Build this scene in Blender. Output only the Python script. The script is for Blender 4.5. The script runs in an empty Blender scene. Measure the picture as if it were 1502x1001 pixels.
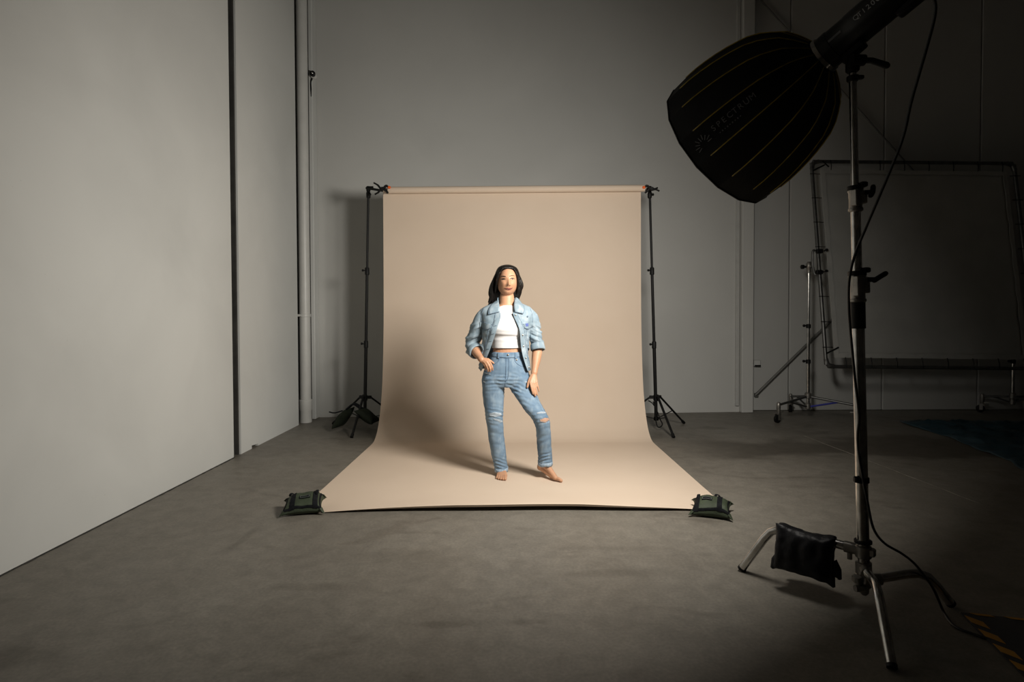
import bpy, bmesh, math, random
import numpy as np
from mathutils import Vector, Matrix, noise
from mathutils.bvhtree import BVHTree

random.seed(7)
SC = bpy.context.scene
COL = SC.collection

# ---------------------------------------------------------------- camera
FOC, CX, CY, CAMH = 850.0, 751.0, 483.0, 1.23
_a, _r = math.radians(1.2), math.radians(-0.2)
_F = Vector((0, math.cos(_a), -math.sin(_a)))
_U0 = Vector((0, math.sin(_a), math.cos(_a)))
_R0 = Vector((1, 0, 0))
_R = _R0 * math.cos(_r) + _U0 * math.sin(_r)
_U = -_R0 * math.sin(_r) + _U0 * math.cos(_r)
CAMLOC = Vector((0, 0, CAMH))

def ray(x, y):
    return _F + _R * ((x - CX) / FOC) - _U * ((y - CY) / FOC)
def at(x, y, Y):
    """the point at depth Y that is seen at pixel (x, y) of the 1502 x 1001 photograph"""
    d = ray(x, y)
    return CAMLOC + d * (Y / d.y)
def fl(x, y, z=0.0):
    """the point of the horizontal plane z seen at pixel (x, y)"""
    d = ray(x, y)
    return CAMLOC + d * ((z - CAMH) / d.z)

cam = bpy.data.cameras.new('camera')
cam.sensor_width = 36.0
cam.sensor_fit = 'HORIZONTAL'
cam.lens = FOC / 1502.0 * 36.0
cam.shift_x = 0.0
cam.shift_y = (CY - 500.5) / 1502.0
cam.clip_start = 0.05
cam_o = bpy.data.objects.new('camera', cam)
COL.objects.link(cam_o)
M = Matrix((( _R.x, _U.x, -_F.x, CAMLOC.x), (_R.y, _U.y, -_F.y, CAMLOC.y), (_R.z, _U.z, -_F.z, CAMLOC.z), (0, 0, 0, 1)))
cam_o.matrix_world = M
SC.camera = cam_o

# ---------------------------------------------------------------- light, world, exposure
world = bpy.data.worlds.new('world')
SC.world = world
world.use_nodes = True
world.node_tree.nodes['Background'].inputs[0].default_value = (0.8, 0.9, 1.0, 1)
world.node_tree.nodes['Background'].inputs[1].default_value = 0.02
SC.view_settings.view_transform = 'Standard'
SC.view_settings.look = 'None'
SC.view_settings.gamma = 1.0
SC.view_settings.use_curve_mapping = False
SC.view_settings.exposure = 0.0
KEY_STRENGTH = 99.0           # emission of the softbox's front diffuser
KEY_COLOR = (1.0, 0.95, 0.87)

# ---------------------------------------------------------------- helpers
def V(*a): return Vector(a)

class MB:
    def __init__(s): s.v = []; s.f = []
    def add(s, verts, faces):
        n = len(s.v)
        s.v += [Vector(p) for p in verts]
        s.f += [tuple(i + n for i in q) for q in faces]
        return s
    def loft(s, rings, closed=True, cap0=True, cap1=True, loop=False):
        n = len(rings[0]); vs = [p for r in rings for p in r]; fs = []
        m = len(rings)
        for i in range(m if loop else m - 1):
            j = (i + 1) % m
            for k in range(n if closed else n - 1):
                l = (k + 1) % n
                fs.append((i*n + k, i*n + l, j*n + l, j*n + k))
        if closed and cap0: fs.append(tuple(range(n - 1, -1, -1)))
        if closed and cap1: fs.append(tuple((m - 1)*n + k for k in range(n)))
        return s.add(vs, fs)
    def tube(s, pts, r, n=12, cap=True, round_ends=False, flat=1.0, upv=None):
        pts = [Vector(p) for p in pts]
        rs = list(r) if isinstance(r, (list, tuple)) else [r] * len(pts)
        if round_ends:
            d0 = (pts[0] - pts[1]).normalized(); d1 = (pts[-1] - pts[-2]).normalized()
            pts = [pts[0] + d0*rs[0]*.95, pts[0] + d0*rs[0]*.7] + pts + [pts[-1] + d1*rs[-1]*.7, pts[-1] + d1*rs[-1]*.95]
            rs = [rs[0]*.3, rs[0]*.72] + rs + [rs[-1]*.72, rs[-1]*.3]
        m = len(pts); tang = []
        for i in range(m):
            t = pts[min(i + 1, m - 1)] - pts[max(i - 1, 0)]
            tang.append(t.normalized() if t.length > 1e-9 else Vector((0, 0, 1)))
        up = Vector(upv) if upv else (Vector((0, 0, 1)) if abs(tang[0].z) < .9 else Vector((0, 1, 0)))
        rings = []
        for i in range(m):
            t = tang[i]
            a = up - t * up.dot(t)
            if a.length < 1e-5: a = t.orthogonal()
            a.normalize(); up = a
            b = t.cross(a)
            rings.append([pts[i] + (a * math.cos(2*math.pi*k/n) * flat + b * math.sin(2*math.pi*k/n)) * rs[i] for k in range(n)])
        return s.loft(rings, True, cap, cap)
    def lathe(s, o, axis, prof, n=16, cap=True):
        o = Vector(o); ax = Vector(axis).normalized(); a = ax.orthogonal().normalized(); b = ax.cross(a)
        rings = [[o + ax*t + (a*math.cos(2*math.pi*k/n) + b*math.sin(2*math.pi*k/n))*r for k in range(n)] for t, r in prof]
        return s.loft(rings, True, cap, cap)
    def box(s, c, size, ex=(1, 0, 0), ey=(0, 1, 0), ez=(0, 0, 1), bev=0.0):
        c = Vector(c); X = Vector(ex).normalized()*size[0]/2; Y = Vector(ey).normalized()*size[1]/2; Z = Vector(ez).normalized()*size[2]/2
        if bev <= 0:
            vs = [c + X*i + Y*j + Z*k for i in (-1, 1) for j in (-1, 1) for k in (-1, 1)]
            return s.add(vs, [(0, 1, 3, 2), (4, 6, 7, 5), (0, 4, 5, 1), (2, 3, 7, 6), (0, 2, 6, 4), (1, 5, 7, 3)])
        bx, by, bz = bev/X.length, bev/Y.length, bev/Z.length
        def ring(k, g):
            p = []
            for (i, j, q) in ((1, -1, 0), (1, 1, 1), (-1, 1, 2), (-1, -1, 3)):
                A = c + X*i*(1 - (bx if True else 0)) * g[0] + Y*j*g[1] + Z*k
                p.append(A)
            return p
        # a chamfered box: three stacked outlines, each an octagon
        def octo(k, ins):
            fx = (X.length - ins)/X.length; fy = (Y.length - ins)/Y.length
            ux = max(0.0, fx - bx); uy = max(0.0, fy - by)
            P = [(fx, -uy), (fx, uy), (ux, fy), (-ux, fy), (-fx, uy), (-fx, -uy), (-ux, -fy), (ux, -fy)]
            return [c + X*p + Y*q + Z*k for p, q in P]
        return s.loft([octo(-1, bev), octo(-1 + bz, 0), octo(1 - bz, 0), octo(1, bev)])
    def prism(s, poly, d):
        d = Vector(d); n = len(poly)
        return s.loft([[Vector(p) for p in poly], [Vector(p) + d for p in poly]])
    def build(s, name, m, parent=None, angle=40, smooth=True, mesh=None):
        org = Vector((0, 0, 0)); q = parent
        while q is not None:
            org += Vector(q.location); q = q.parent
        me = bpy.data.meshes.new(name)
        me.from_pydata([tuple(p - org) for p in s.v], [], s.f)
        return link_mesh(me, name, m, parent, angle, smooth)

def link_mesh(me, name, m, parent, angle=40, smooth=True):
    bm = bmesh.new(); bm.from_mesh(me)
    bmesh.ops.recalc_face_normals(bm, faces=bm.faces)
    bm.to_mesh(me); bm.free()
    if smooth:
        me.polygons.foreach_set('use_smooth', [True]*len(me.polygons))
        me.set_sharp_from_angle(angle=math.radians(angle))
    for mm in (m if isinstance(m, (list, tuple)) else [m]): me.materials.append(mm)
    o = bpy.data.objects.new(name, me)
    COL.objects.link(o)
    if parent is not None: o.parent = parent
    return o

def crisp(o, th, off=1.0, angle=40):
    """give a sheet real thickness, with hard rims"""
    q = o.modifiers.new('t', 'SOLIDIFY'); q.thickness = th; q.offset = off
    me = bpy.data.meshes.new_from_object(o.evaluated_get(bpy.context.evaluated_depsgraph_get()))
    o.modifiers.clear(); old = o.data; o.data = me; bpy.data.meshes.remove(old)
    me.set_sharp_from_angle(angle=math.radians(angle))
def thing(name, label, cat, loc=(0, 0, 0), group=None):
    o = bpy.data.objects.new(name, None)
    o.empty_display_size = .1
    COL.objects.link(o); o.location = loc
    o['label'] = label; o['category'] = cat
    if group: o['group'] = group
    return o
def tag(o, label, cat, group=None):
    o['label'] = label; o['category'] = cat
    if group: o['group'] = group
    return o
def struct(o, label=None):
    o['kind'] = 'structure'
    if label: o['label'] = label
    return o

def smoothpath(pts, n=8):
    """Catmull-Rom through the points"""
    pts = [Vector(p) for p in pts]; out = []
    P = [pts[0]*2 - pts[1]] + pts + [pts[-1]*2 - pts[-2]]
    for i in range(1, len(P) - 2):
        for k in range(n):
            t = k/n
            a, b, c, d = P[i-1], P[i], P[i+1], P[i+2]
            out.append(.5*((2*b) + (c - a)*t + (2*a - 5*b + 4*c - d)*t*t + (3*b - a - 3*c + d)*t**3))
    out.append(pts[-1])
    return out

def interp(x, xs, ys):
    return float(np.interp(x, xs, ys))

def remeshed(m, voxel, smooth=2, fac=.5):
    me = bpy.data.meshes.new('tmp'); me.from_pydata([tuple(v) for v in m.v], [], m.f)
    bm = bmesh.new(); bm.from_mesh(me); bmesh.ops.recalc_face_normals(bm, faces=bm.faces); bm.to_mesh(me); bm.free()
    o = bpy.data.objects.new('tmp', me); COL.objects.link(o)
    r = o.modifiers.new('r', 'REMESH'); r.mode = 'VOXEL'; r.voxel_size = voxel
    if smooth:
        s = o.modifiers.new('s', 'SMOOTH'); s.iterations = smooth; s.factor = fac
    dg = bpy.context.evaluated_depsgraph_get(); dg.update()
    out = bpy.data.meshes.new_from_object(o.evaluated_get(dg))
    COL.objects.unlink(o); bpy.data.objects.remove(o)
    return out
def shift(me, org):
    n = len(me.vertices); co = np.empty(n*3, np.float32); me.vertices.foreach_get('co', co)
    co = co.reshape(-1, 3) - np.array(org, np.float32); me.vertices.foreach_set('co', co.ravel()); me.update()
def bvh_of(me):
    return BVHTree.FromPolygons([v.co.copy() for v in me.vertices], [tuple(p.vertices) for p in me.polygons])
def wrinkle(me, fn):
    """move every vertex along its normal by fn(co, normal)"""
    ds = [fn(v.co, v.normal) for v in me.vertices]
    ns = [v.normal.copy() for v in me.vertices]
    for v, d, nn_ in zip(me.vertices, ds, ns): v.co += nn_*d
    me.update()

# ---------------------------------------------------------------- materials
def mat(name, col, rough=.6, metal=0.0, col2=None, scale=6.0, detail=5.0, lo=.35, hi=.65, bump=0.0, bscale=40.0, stretch=(1, 1, 1), spec=.5, sheen=0.0, coat=0.0, rough2=None):
    m = bpy.data.materials.new(name); m.use_nodes = True
    nt = m.node_tree; b = nt.nodes['Principled BSDF']
    b.inputs['Base Color'].default_value = (*col, 1)
    b.inputs['Roughness'].default_value = rough
    b.inputs['Metallic'].default_value = metal
    b.inputs['Specular IOR Level'].default_value = spec
    if sheen: b.inputs['Sheen Weight'].default_value = sheen
    if coat: b.inputs['Coat Weight'].default_value = coat
    tc = nt.nodes.new('ShaderNodeTexCoord'); mp = nt.nodes.new('ShaderNodeMapping')
    mp.inputs['Scale'].default_value = stretch
    nt.links.new(tc.outputs['Object'], mp.inputs[0])
    if col2 is not None:
        nz = nt.nodes.new('ShaderNodeTexNoise'); nz.inputs['Scale'].default_value = scale; nz.inputs['Detail'].default_value = detail
        nt.links.new(mp.outputs[0], nz.inputs['Vector'])
        rp = nt.nodes.new('ShaderNodeValToRGB'); rp.color_ramp.elements[0].position = lo; rp.color_ramp.elements[1].position = hi
        rp.color_ramp.elements[0].color = (*col, 1); rp.color_ramp.elements[1].color = (*col2, 1)
        nt.links.new(nz.outputs[0], rp.inputs[0]); nt.links.new(rp.outputs[0], b.inputs['Base Color'])
        if rough2 is not None:
            mr = nt.nodes.new('ShaderNodeMapRange'); mr.inputs[1].default_value = lo; mr.inputs[2].default_value = hi
            mr.inputs[3].default_value = rough; mr.inputs[4].default_value = rough2
            nt.links.new(nz.outputs[0], mr.inputs[0]); nt.links.new(mr.outputs[0], b.inputs['Roughness'])
    if bump:
        n2 = nt.nodes.new('ShaderNodeTexNoise'); n2.inputs['Scale'].default_value = bscale; n2.inputs['Detail'].default_value = 6
        nt.links.new(mp.outputs[0], n2.inputs['Vector'])
        bp = nt.nodes.new('ShaderNodeBump'); bp.inputs['Strength'].default_value = bump; bp.inputs['Distance'].default_value = .01
        nt.links.new(n2.outputs[0], bp.inputs['Height']); nt.links.new(bp.outputs[0], b.inputs['Normal'])
    return m

def floor_material():
    m = bpy.data.materials.new('polished_concrete'); m.use_nodes = True
    nt = m.node_tree; b = nt.nodes['Principled BSDF']; N = nt.nodes.new; L = nt.links.new
    tc = N('ShaderNodeTexCoord')
    def noise_n(scale, det, st=(1, 1, 1), dist=0.0):
        mp = N('ShaderNodeMapping'); mp.inputs['Scale'].default_value = st
        L(tc.outputs['Object'], mp.inputs[0])
        z = N('ShaderNodeTexNoise'); z.inputs['Scale'].default_value = scale; z.inputs['Detail'].default_value = det; z.inputs['Distortion'].default_value = dist
        L(mp.outputs[0], z.inputs['Vector']); return z
    def ramp(src, p0, c0, p1, c1):
        r = N('ShaderNodeValToRGB'); e = r.color_ramp.elements
        e[0].position = p0; e[0].color = (*c0, 1); e[1].position = p1; e[1].color = (*c1, 1)
        L(src, r.inputs[0]); return r
    def mix(kind, fac, a, c):
        x = N('ShaderNodeMixRGB'); x.blend_type = kind
        if isinstance(fac, float): x.inputs[0].default_value = fac
        else: L(fac, x.inputs[0])
        L(a, x.inputs[1])
        if isinstance(c, tuple): x.inputs[2].default_value = (*c, 1)
        else: L(c, x.inputs[2])
        return x
    base = ramp(noise_n(1.3, 8, (1, 1, 1), .7).outputs[0], .28, (.160, .144, .119), .72, (.204, .187, .157))
    fine = ramp(noise_n(11, 9, (1, 1, 1), .5).outputs[0], .28, (.82, .82, .82), .72, (1.10, 1.10, 1.10))
    c1 = mix('MULTIPLY', 1.0, base.outputs[0], fine.outputs[0])
    streak = ramp(noise_n(2.4, 8, (.7, 1.2, 1), 1.6).outputs[0], .58, (1, 1, 1), .72, (.68, .66, .64))
    c2 = mix('MULTIPLY', .8, c1.outputs[0], streak.outputs[0])
    grit = ramp(noise_n(70, 6, (1, 1, 1), .3).outputs[0], .30, (.84, .84, .84), .70, (1.10, 1.10, 1.10))
    c2 = mix('MULTIPLY', 1.0, c2.outputs[0], grit.outputs[0])
    spot = ramp(noise_n(42, 2).outputs[0], .74, (1, 1, 1), .80, (.45, .42, .38))
    c3 = mix('MULTIPLY', .7, c2.outputs[0], spot.outputs[0])
    scuff = noise_n(7, 7, (1, 1, 1), .8)
    # old water stain, a band of darker concrete right of the backdrop
    sep = N('ShaderNodeSeparateXYZ'); L(tc.outputs['Object'], sep.inputs[0])
    def window(sock, lo, hi, soft):
        a = N('ShaderNodeMapRange'); a.interpolation_type = 'SMOOTHSTEP'
        a.inputs[1].default_value = lo - soft; a.inputs[2].default_value = lo + soft; L(sock, a.inputs[0])
        c = N('ShaderNodeMapRange'); c.interpolation_type = 'SMOOTHSTEP'
        c.inputs[1].default_value = hi - soft; c.inputs[2].default_value = hi + soft; c.inputs[3].default_value = 1; c.inputs[4].default_value = 0; L(sock, c.inputs[0])
        k = N('ShaderNodeMath'); k.operation = 'MULTIPLY'; L(a.outputs[0], k.inputs[0]); L(c.outputs[0], k.inputs[1]); return k
    wob = noise_n(1.1, 5, (1, 1, 1), .3)
    wv = N('ShaderNodeMath'); wv.operation = 'MULTIPLY_ADD'; wv.inputs[1].default_value = 1.3; wv.inputs[2].default_value = -.65
    L(wob.outputs[0], wv.inputs[0])
    yy = N('ShaderNodeMath'); yy.operation = 'ADD'; L(sep.outputs['Y'], yy.inputs[0]); L(wv.outputs[0], yy.inputs[1])
    wy = window(yy.outputs[0], 5.05, 5.75, .12); wx = window(sep.outputs['X'], 1.7, 4.6, .5)
    k = N('ShaderNodeMath'); k.operation = 'MULTIPLY'; L(wy.outputs[0], k.inputs[0]); L(wx.outputs[0], k.inputs[1])
    k2 = N('ShaderNodeMath'); k2.operation = 'MULTIPLY'; k2.inputs[1].default_value = 1.0; L(k.outputs[0], k2.inputs[0])
    c4 = mix('MULTIPLY', k2.outputs[0], c3.outputs[0], (.50, .48, .45))
    # old scuffs and oil marks at their own places on the slab
    prev = c4
    for (sx0, sy0, rx, ry, st) in ((-1.86, 2.08, .26, .10, .62), (-1.95, 2.02, .08, .05, .6), (-.28, 2.29, .16, .035, .45), (.09, 2.31, .10, .03, .4), (-.60, 2.95, .32, .12, .30), (.45, 2.75, .34, .05, .28), (-1.50, 3.20, .035, .22, .35), (-.9, 2.62, .20, .05, .3), (.60, 3.05, .5, .04, .2), (2.2, 6.35, .22, .12, .5), (3.15, 6.05, .30, .12, .5), (1.75, 5.95, .30, .20, .35)):
        mp = N('ShaderNodeMapping'); mp.vector_type = 'TEXTURE'
        mp.inputs['Location'].default_value = (sx0, sy0, 0); mp.inputs['Scale'].default_value = (rx, ry, 1)
        L(tc.outputs['Object'], mp.inputs[0])
        ln = N('ShaderNodeVectorMath'); ln.operation = 'LENGTH'; L(mp.outputs[0], ln.inputs[0])
        ad_ = N('ShaderNodeMath'); ad_.operation = 'MULTIPLY_ADD'; ad_.inputs[1].default_value = 1.7; L(scuff.outputs[0], ad_.inputs[0]); L(ln.outputs['Value'], ad_.inputs[2])
        mr = N('ShaderNodeMapRange'); mr.interpolation_type = 'SMOOTHSTEP'; mr.inputs[1].default_value = 1.15; mr.inputs[2].default_value = 1.95; mr.inputs[3].default_value = st; mr.inputs[4].default_value = 0
        L(ad_.outputs[0], mr.inputs[0])
        prev = mix('MULTIPLY', mr.outputs[0], prev.outputs[0], (.42, .40, .37))
    L(prev.outputs[0], b.inputs['Base Color'])
    rr = N('ShaderNodeMapRange'); rr.inputs[3].default_value = .42; rr.inputs[4].default_value = .62
    L(noise_n(3, 5).outputs[0], rr.inputs[0]); L(rr.outputs[0], b.inputs['Roughness'])
    bp = N('ShaderNodeBump'); bp.inputs['Strength'].default_value = .12; bp.inputs['Distance'].default_value = .004
    L(noise_n(30, 8).outputs[0], bp.inputs['Height']); L(bp.outputs[0], b.inputs['Normal'])
    return m

def wall_material(name, c, smudge):
    m = bpy.data.materials.new(name); m.use_nodes = True
    nt = m.node_tree; b = nt.nodes['Principled BSDF']; N = nt.nodes.new; L = nt.links.new
    tc = N('ShaderNodeTexCoord')
    z = N('ShaderNodeTexNoise'); z.inputs['Scale'].default_value = 1.1; z.inputs['Detail'].default_value = 6; z.inputs['Distortion'].default_value = .4
    L(tc.outputs['Object'], z.inputs['Vector'])
    r = N('ShaderNodeValToRGB'); e = r.color_ramp.elements
    e[0].position = .3; e[0].color = (*[x*smudge for x in c], 1); e[1].position = .62; e[1].color = (*c, 1)
    L(z.outputs[0], r.inputs[0])
    s = N('ShaderNodeTexNoise'); s.inputs['Scale'].default_value = 55; s.inputs['Detail'].default_value = 2; L(tc.outputs['Object'], s.inputs['Vector'])
    r2 = N('ShaderNodeValToRGB'); e = r2.color_ramp.elements
    e[0].position = .76; e[0].color = (1, 1, 1, 1); e[1].position = .82; e[1].color = (.72, .72, .72, 1)
    L(s.outputs[0], r2.inputs[0])
    x = N('ShaderNodeMixRGB'); x.blend_type = 'MULTIPLY'; x.inputs[0].default_value = .6
    L(r.outputs[0], x.inputs[1]); L(r2.outputs[0], x.inputs[2]); L(x.outputs[0], b.inputs['Base Color'])
    b.inputs['Roughness'].default_value = .62; b.inputs['Specular IOR Level'].default_value = .3
    z2 = N('ShaderNodeTexNoise'); z2.inputs['Scale'].default_value = 7; z2.inputs['Detail'].default_value = 8; L(tc.outputs['Object'], z2.inputs['Vector'])
    bp = N('ShaderNodeBump'); bp.inputs['Strength'].default_value = .1; bp.inputs['Distance'].default_value = .006
    L(z2.outputs[0], bp.inputs['Height']); L(bp.outputs[0], b.inputs['Normal'])
    return m

m_floor = floor_material()
m_wall = wall_material('painted_concrete_wall', (.685, .695, .67), .90)
m_joint = mat('dark_joint', (.030, .029, .026), .9, col2=(.05, .048, .043), scale=8)  # dark tone of the joint strips
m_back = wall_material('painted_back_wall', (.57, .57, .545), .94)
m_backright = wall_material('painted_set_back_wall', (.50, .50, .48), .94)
m_pipe = mat('painted_pipe', (.64, .64, .61), .4, col2=(.60, .60, .57), scale=9)
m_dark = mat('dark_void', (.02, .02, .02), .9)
m_ceil = mat('dark_ceiling', (.20, .20, .197), .9)
m_paper = mat('beige_seamless_paper', (.635, .515, .405), .8, col2=(.65, .53, .42), scale=3, bump=.03, bscale=25, spec=.2)
m_blackmetal = mat('black_metal', (.005, .005, .005), .5, col2=(.008, .008, .008), scale=30, spec=.25)
m_blackplastic = mat('black_plastic', (.004, .004, .004), .55, col2=(.006, .006, .006), scale=40, spec=.25)
m_flash = mat('satin_black_housing', (.003, .003, .0035), .30, col2=(.005, .005, .006), scale=20, spec=.5)
m_chrome = mat('chrome_steel', (.60, .59, .57), .20, 1.0, col2=(.44, .43, .41), scale=18, lo=.4, hi=.6)
m_castgrey = mat('cast_alloy', (.36, .34, .31), .42, .85, col2=(.26, .25, .23), scale=25, bump=.1, bscale=80)
m_greytube = mat('grey_frame_tube', (.16, .16, .155), .4, .8, col2=(.12, .12, .115), scale=20)
m_scrim = mat('grey_scrim_fabric', (.36, .36, .34), .9, col2=(.40, .40, .38), scale=4, bump=.1, bscale=120)
m_scrimedge = mat('scrim_hem', (.40, .40, .38), .85, col2=(.36, .36, .34), scale=9)
m_fabric = mat('softbox_black_fabric', (.0022, .0022, .0022), .6, col2=(.0035, .0035, .0035), scale=20, bump=.15, bscale=150, spec=.22)
m_rib = mat('yellow_piping', (.42, .30, .035), .25, col2=(.32, .22, .02), scale=30, spec=.7)
m_print = mat('grey_print', (.14, .14, .14), .5, col2=(.17, .17, .17), scale=30)
m_whiteprint = mat('pale_print', (.42, .42, .42), .5, col2=(.48, .48, .48), scale=30)
m_orange = mat('orange_rubber', (.9, .16, .02), .5, col2=(.85, .13, .015), scale=30)
m_oliveshade = mat('shaded_olive_nylon', (.014, .018, .011), .75, col2=(.020, .026, .016), scale=14, bump=.25, bscale=90, spec=.2)  # darker copy of the olive: shade by the paper edge put into the colour
m_olive = mat('olive_nylon', (.027, .038, .019), .7, col2=(.040, .055, .029), scale=14, bump=.25, bscale=90)
m_strap = mat('black_webbing', (.004, .0045, .006), .8, col2=(.009, .010, .012), scale=60, bump=.3, bscale=200, spec=.15)
m_blackbag = mat('black_nylon', (.004, .004, .006), .45, col2=(.006, .006, .008), scale=12, bump=.3, bscale=30, spec=.3)
m_labelgrey = mat('label_print', (.12, .14, .12), .7, col2=(.09, .10, .09), scale=60)
m_blue = mat('blue_tape', (.02, .03, .32), .5, col2=(.015, .02, .25), scale=30)
m_cable = mat('black_cable', (.008, .008, .008), .5, col2=(.012, .012, .012), scale=60)
m_mat = mat('black_rubber_mat', (.008, .008, .010), .8, col2=(.014, .014, .016), scale=70, bump=.3, bscale=160)
m_yellow = mat('yellow_stripe', (.50, .25, .03), .6, col2=(.42, .20, .02), scale=24)
m_tarp = mat('dark_blue_tarp', (.016, .040, .054), .34, col2=(.028, .060, .078), scale=5, bump=.3, bscale=20)
m_lightline = mat('joint_filler', (.28, .26, .22), .7, col2=(.18, .165, .14), scale=12)
m_strip = mat('white_plastic', (.5, .5, .48), .5, col2=(.46, .46, .44), scale=12)
m_brace = mat('brace_steel', (.19, .19, .175), .5, .3, col2=(.16, .16, .15), scale=14)

def emission_mat(name, col, strength):
    m = bpy.data.materials.new(name); m.use_nodes = True
    nt = m.node_tree; nt.nodes.clear()
    e = nt.nodes.new('ShaderNodeEmission'); o = nt.nodes.new('ShaderNodeOutputMaterial')
    e.inputs[0].default_value = (*col, 1); e.inputs[1].default_value = strength
    nt.links.new(e.outputs[0], o.inputs[0]); return m
m_diffuser = emission_mat('lit_diffuser', KEY_COLOR, KEY_STRENGTH)

# ---------------------------------------------------------------- room shell
WX = -2.448                                   # face of the left wall
HT = 6.6
WA, WB = V(-2.43, 7.122, 0), V(2.90, 7.418, 0)  # foot of the back wall
wu = (WB - WA).normalized(); wn = V(wu.y, -wu.x, 0)   # along the wall, out of it towards the room

mb = MB(); mb.box((2.0, 2.0, -.06), (10.2, 12.4, .12))
floor = struct(mb.build('floor', m_floor))
j0, j1 = fl(1180, 640), fl(1440, 740)
mb = MB(); pp_ = [j0.lerp(j1, t/12) + V(.006*math.sin(t*2.1), 0, .0012) for t in range(13)]
mb.tube(pp_, .0055, 6, flat=.25)
mb.build('joint_line', m_lightline, floor)

wl = MB(); wl.box((WX - .30, 2.1, HT/2), (.30, 11.4, HT))
wall_left = struct(wl.build('wall_left', m_dark))
p = MB(); p.box((WX - .075, (-3.4 + 5.075)/2, HT/2), (.15, 5.075 + 3.4, HT), bev=.006); p.build('concrete_panel', m_wall, wall_left)
p = MB()   # rear panel with a small notch at its foot
y0, y1 = 5.205, 6.62
poly = [V(WX - .15, y0, 0), V(WX - .15, 5.42, 0), V(WX - .15, 5.42, .030), V(WX - .15, 5.56, .018), V(WX - .15, 5.56, 0), V(WX - .15, y1, 0), V(WX - .15, y1, HT), V(WX - .15, y0, HT)]
p.prism(poly, (.15, 0, 0)); p.build('concrete_panel', m_wall, wall_left, smooth=False)
p = MB(); p.box((WX - .13, 6.80, HT/2), (.06, .40, HT)); p.build('recess_back', m_dark, wall_left)  # coloured dark in place of the shade beside the pipe
p = MB(); p.box((WX - .025, 7.050, HT/2), (.200, .15, HT), bev=.008); p.build('corner_pilaster', m_wall, wall_left)
p = MB(); p.box((WX + .010, 6.972, HT/2), (.046, .010, HT)); p.build('corner_joint_strip', m_joint, wall_left)  # dark strip between the pipe and the pilaster
# dark bead down the edge of the gap
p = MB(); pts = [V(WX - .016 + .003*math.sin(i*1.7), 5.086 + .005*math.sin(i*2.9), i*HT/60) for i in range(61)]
p.tube(pts, .010, 6); p.build('dark_bead', m_dark, wall_left)
p = MB(); p.box((WX - .045, 5.190, HT/2), (.062, .020, HT)); p.build('joint_strip', m_joint, wall_left)  # dark strip on the rear panel's side of the gap

mb = MB()
q0, q1 = WA - wu*.14, WB + wu*.02
mb.box((q0 + q1)/2 - wn*.08 + V(0, 0, HT/2), ((q1 - q0).length, .16, HT), wu, -wn, (0, 0, 1))
wall_back = struct(mb.build('wall_back', m_back))
# pillar and the groove strip on its left
mb = MB()
pc = at(1096, 606, 7.40); mb.box((2.985, 7.42, HT/2), (.150, .16, HT), wu, -wn, bev=.006)
struct(mb.build('trim_1', m_back), 'square painted column standing at the right end of the back wall')
mb = MB(); mb.box((2.878, 7.405, HT/2 + .04), (.045, .03, HT - .08), wu, -wn, bev=.004)
struct(mb.build('trim_2', m_strip), 'thin pale strip running up beside the square column')

# the set-back wall right of the pillar, made of separate panels
SB = 7.51
def xs(px, y=560): return at(px, y, SB).x
edges = [2.90, xs(1157), xs(1294), xs(1434), 7.1]
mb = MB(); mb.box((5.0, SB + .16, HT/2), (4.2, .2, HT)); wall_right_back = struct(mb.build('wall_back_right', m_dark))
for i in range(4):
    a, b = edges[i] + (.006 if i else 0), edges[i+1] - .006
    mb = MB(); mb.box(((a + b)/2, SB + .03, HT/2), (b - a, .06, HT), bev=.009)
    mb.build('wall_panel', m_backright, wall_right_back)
mb = MB(); mb.box((7.1 + .1, 2.0, HT/2), (.2, 12.4, HT)); struct(mb.build('wall_right', m_ceil))
mb = MB(); mb.box((2.0, -3.9, HT/2), (10.2, .2, HT)); struct(mb.build('wall_front', m_ceil))
mb = MB(); mb.box((2.0, 2.0, HT + .1), (10.4, 12.4, .2)); struct(mb.build('ceiling', m_ceil))

# braces bolted across the set-back wall
for k, (a, b) in enumerate((((1108, 580), (1300, 391)), ((1109, -8), (1345, 256)))):
    A, B = at(*a, SB - .05), at(*b, SB - .05)
    root = thing('cross_brace', ('lower diagonal steel brace rising from the foot of the column', 'upper diagonal steel rod running down from the top behind the softbox')[k], 'brace', tuple(A))
    mb = MB(); mb.tube([A, B], (.017, .009)[k], 10); mb.build('rod', m_brace, root)
    for P in (A, B):
        mb = MB(); mb.box(P + V(.02, .022, 0), (.05, .03, .05), bev=.004); mb.build('end_plate', m_brace, root)
# small socket on the wall by the pillar
P = at(1110, 533, SB - .02)
root = thing('wall_socket', 'small pale socket box on the wall just right of the column', 'socket', tuple(P))
mb = MB(); mb.box(P, (.085, .05, .085), bev=.006); mb.build('box', m_back, root)
mb = MB(); mb.box(P + V(0, -.032, -.03), (.075, .014, .018), bev=.002); mb.build('lip', m_blackplastic, root)

mb = MB(); rg_ = random.Random(3)
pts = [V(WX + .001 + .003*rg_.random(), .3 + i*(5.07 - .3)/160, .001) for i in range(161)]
mb.tube(pts, [.004 + .008*rg_.random()**3 for _ in pts], 6, flat=.5); mb.build('floor_joint', m_joint, wall_left)
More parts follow.
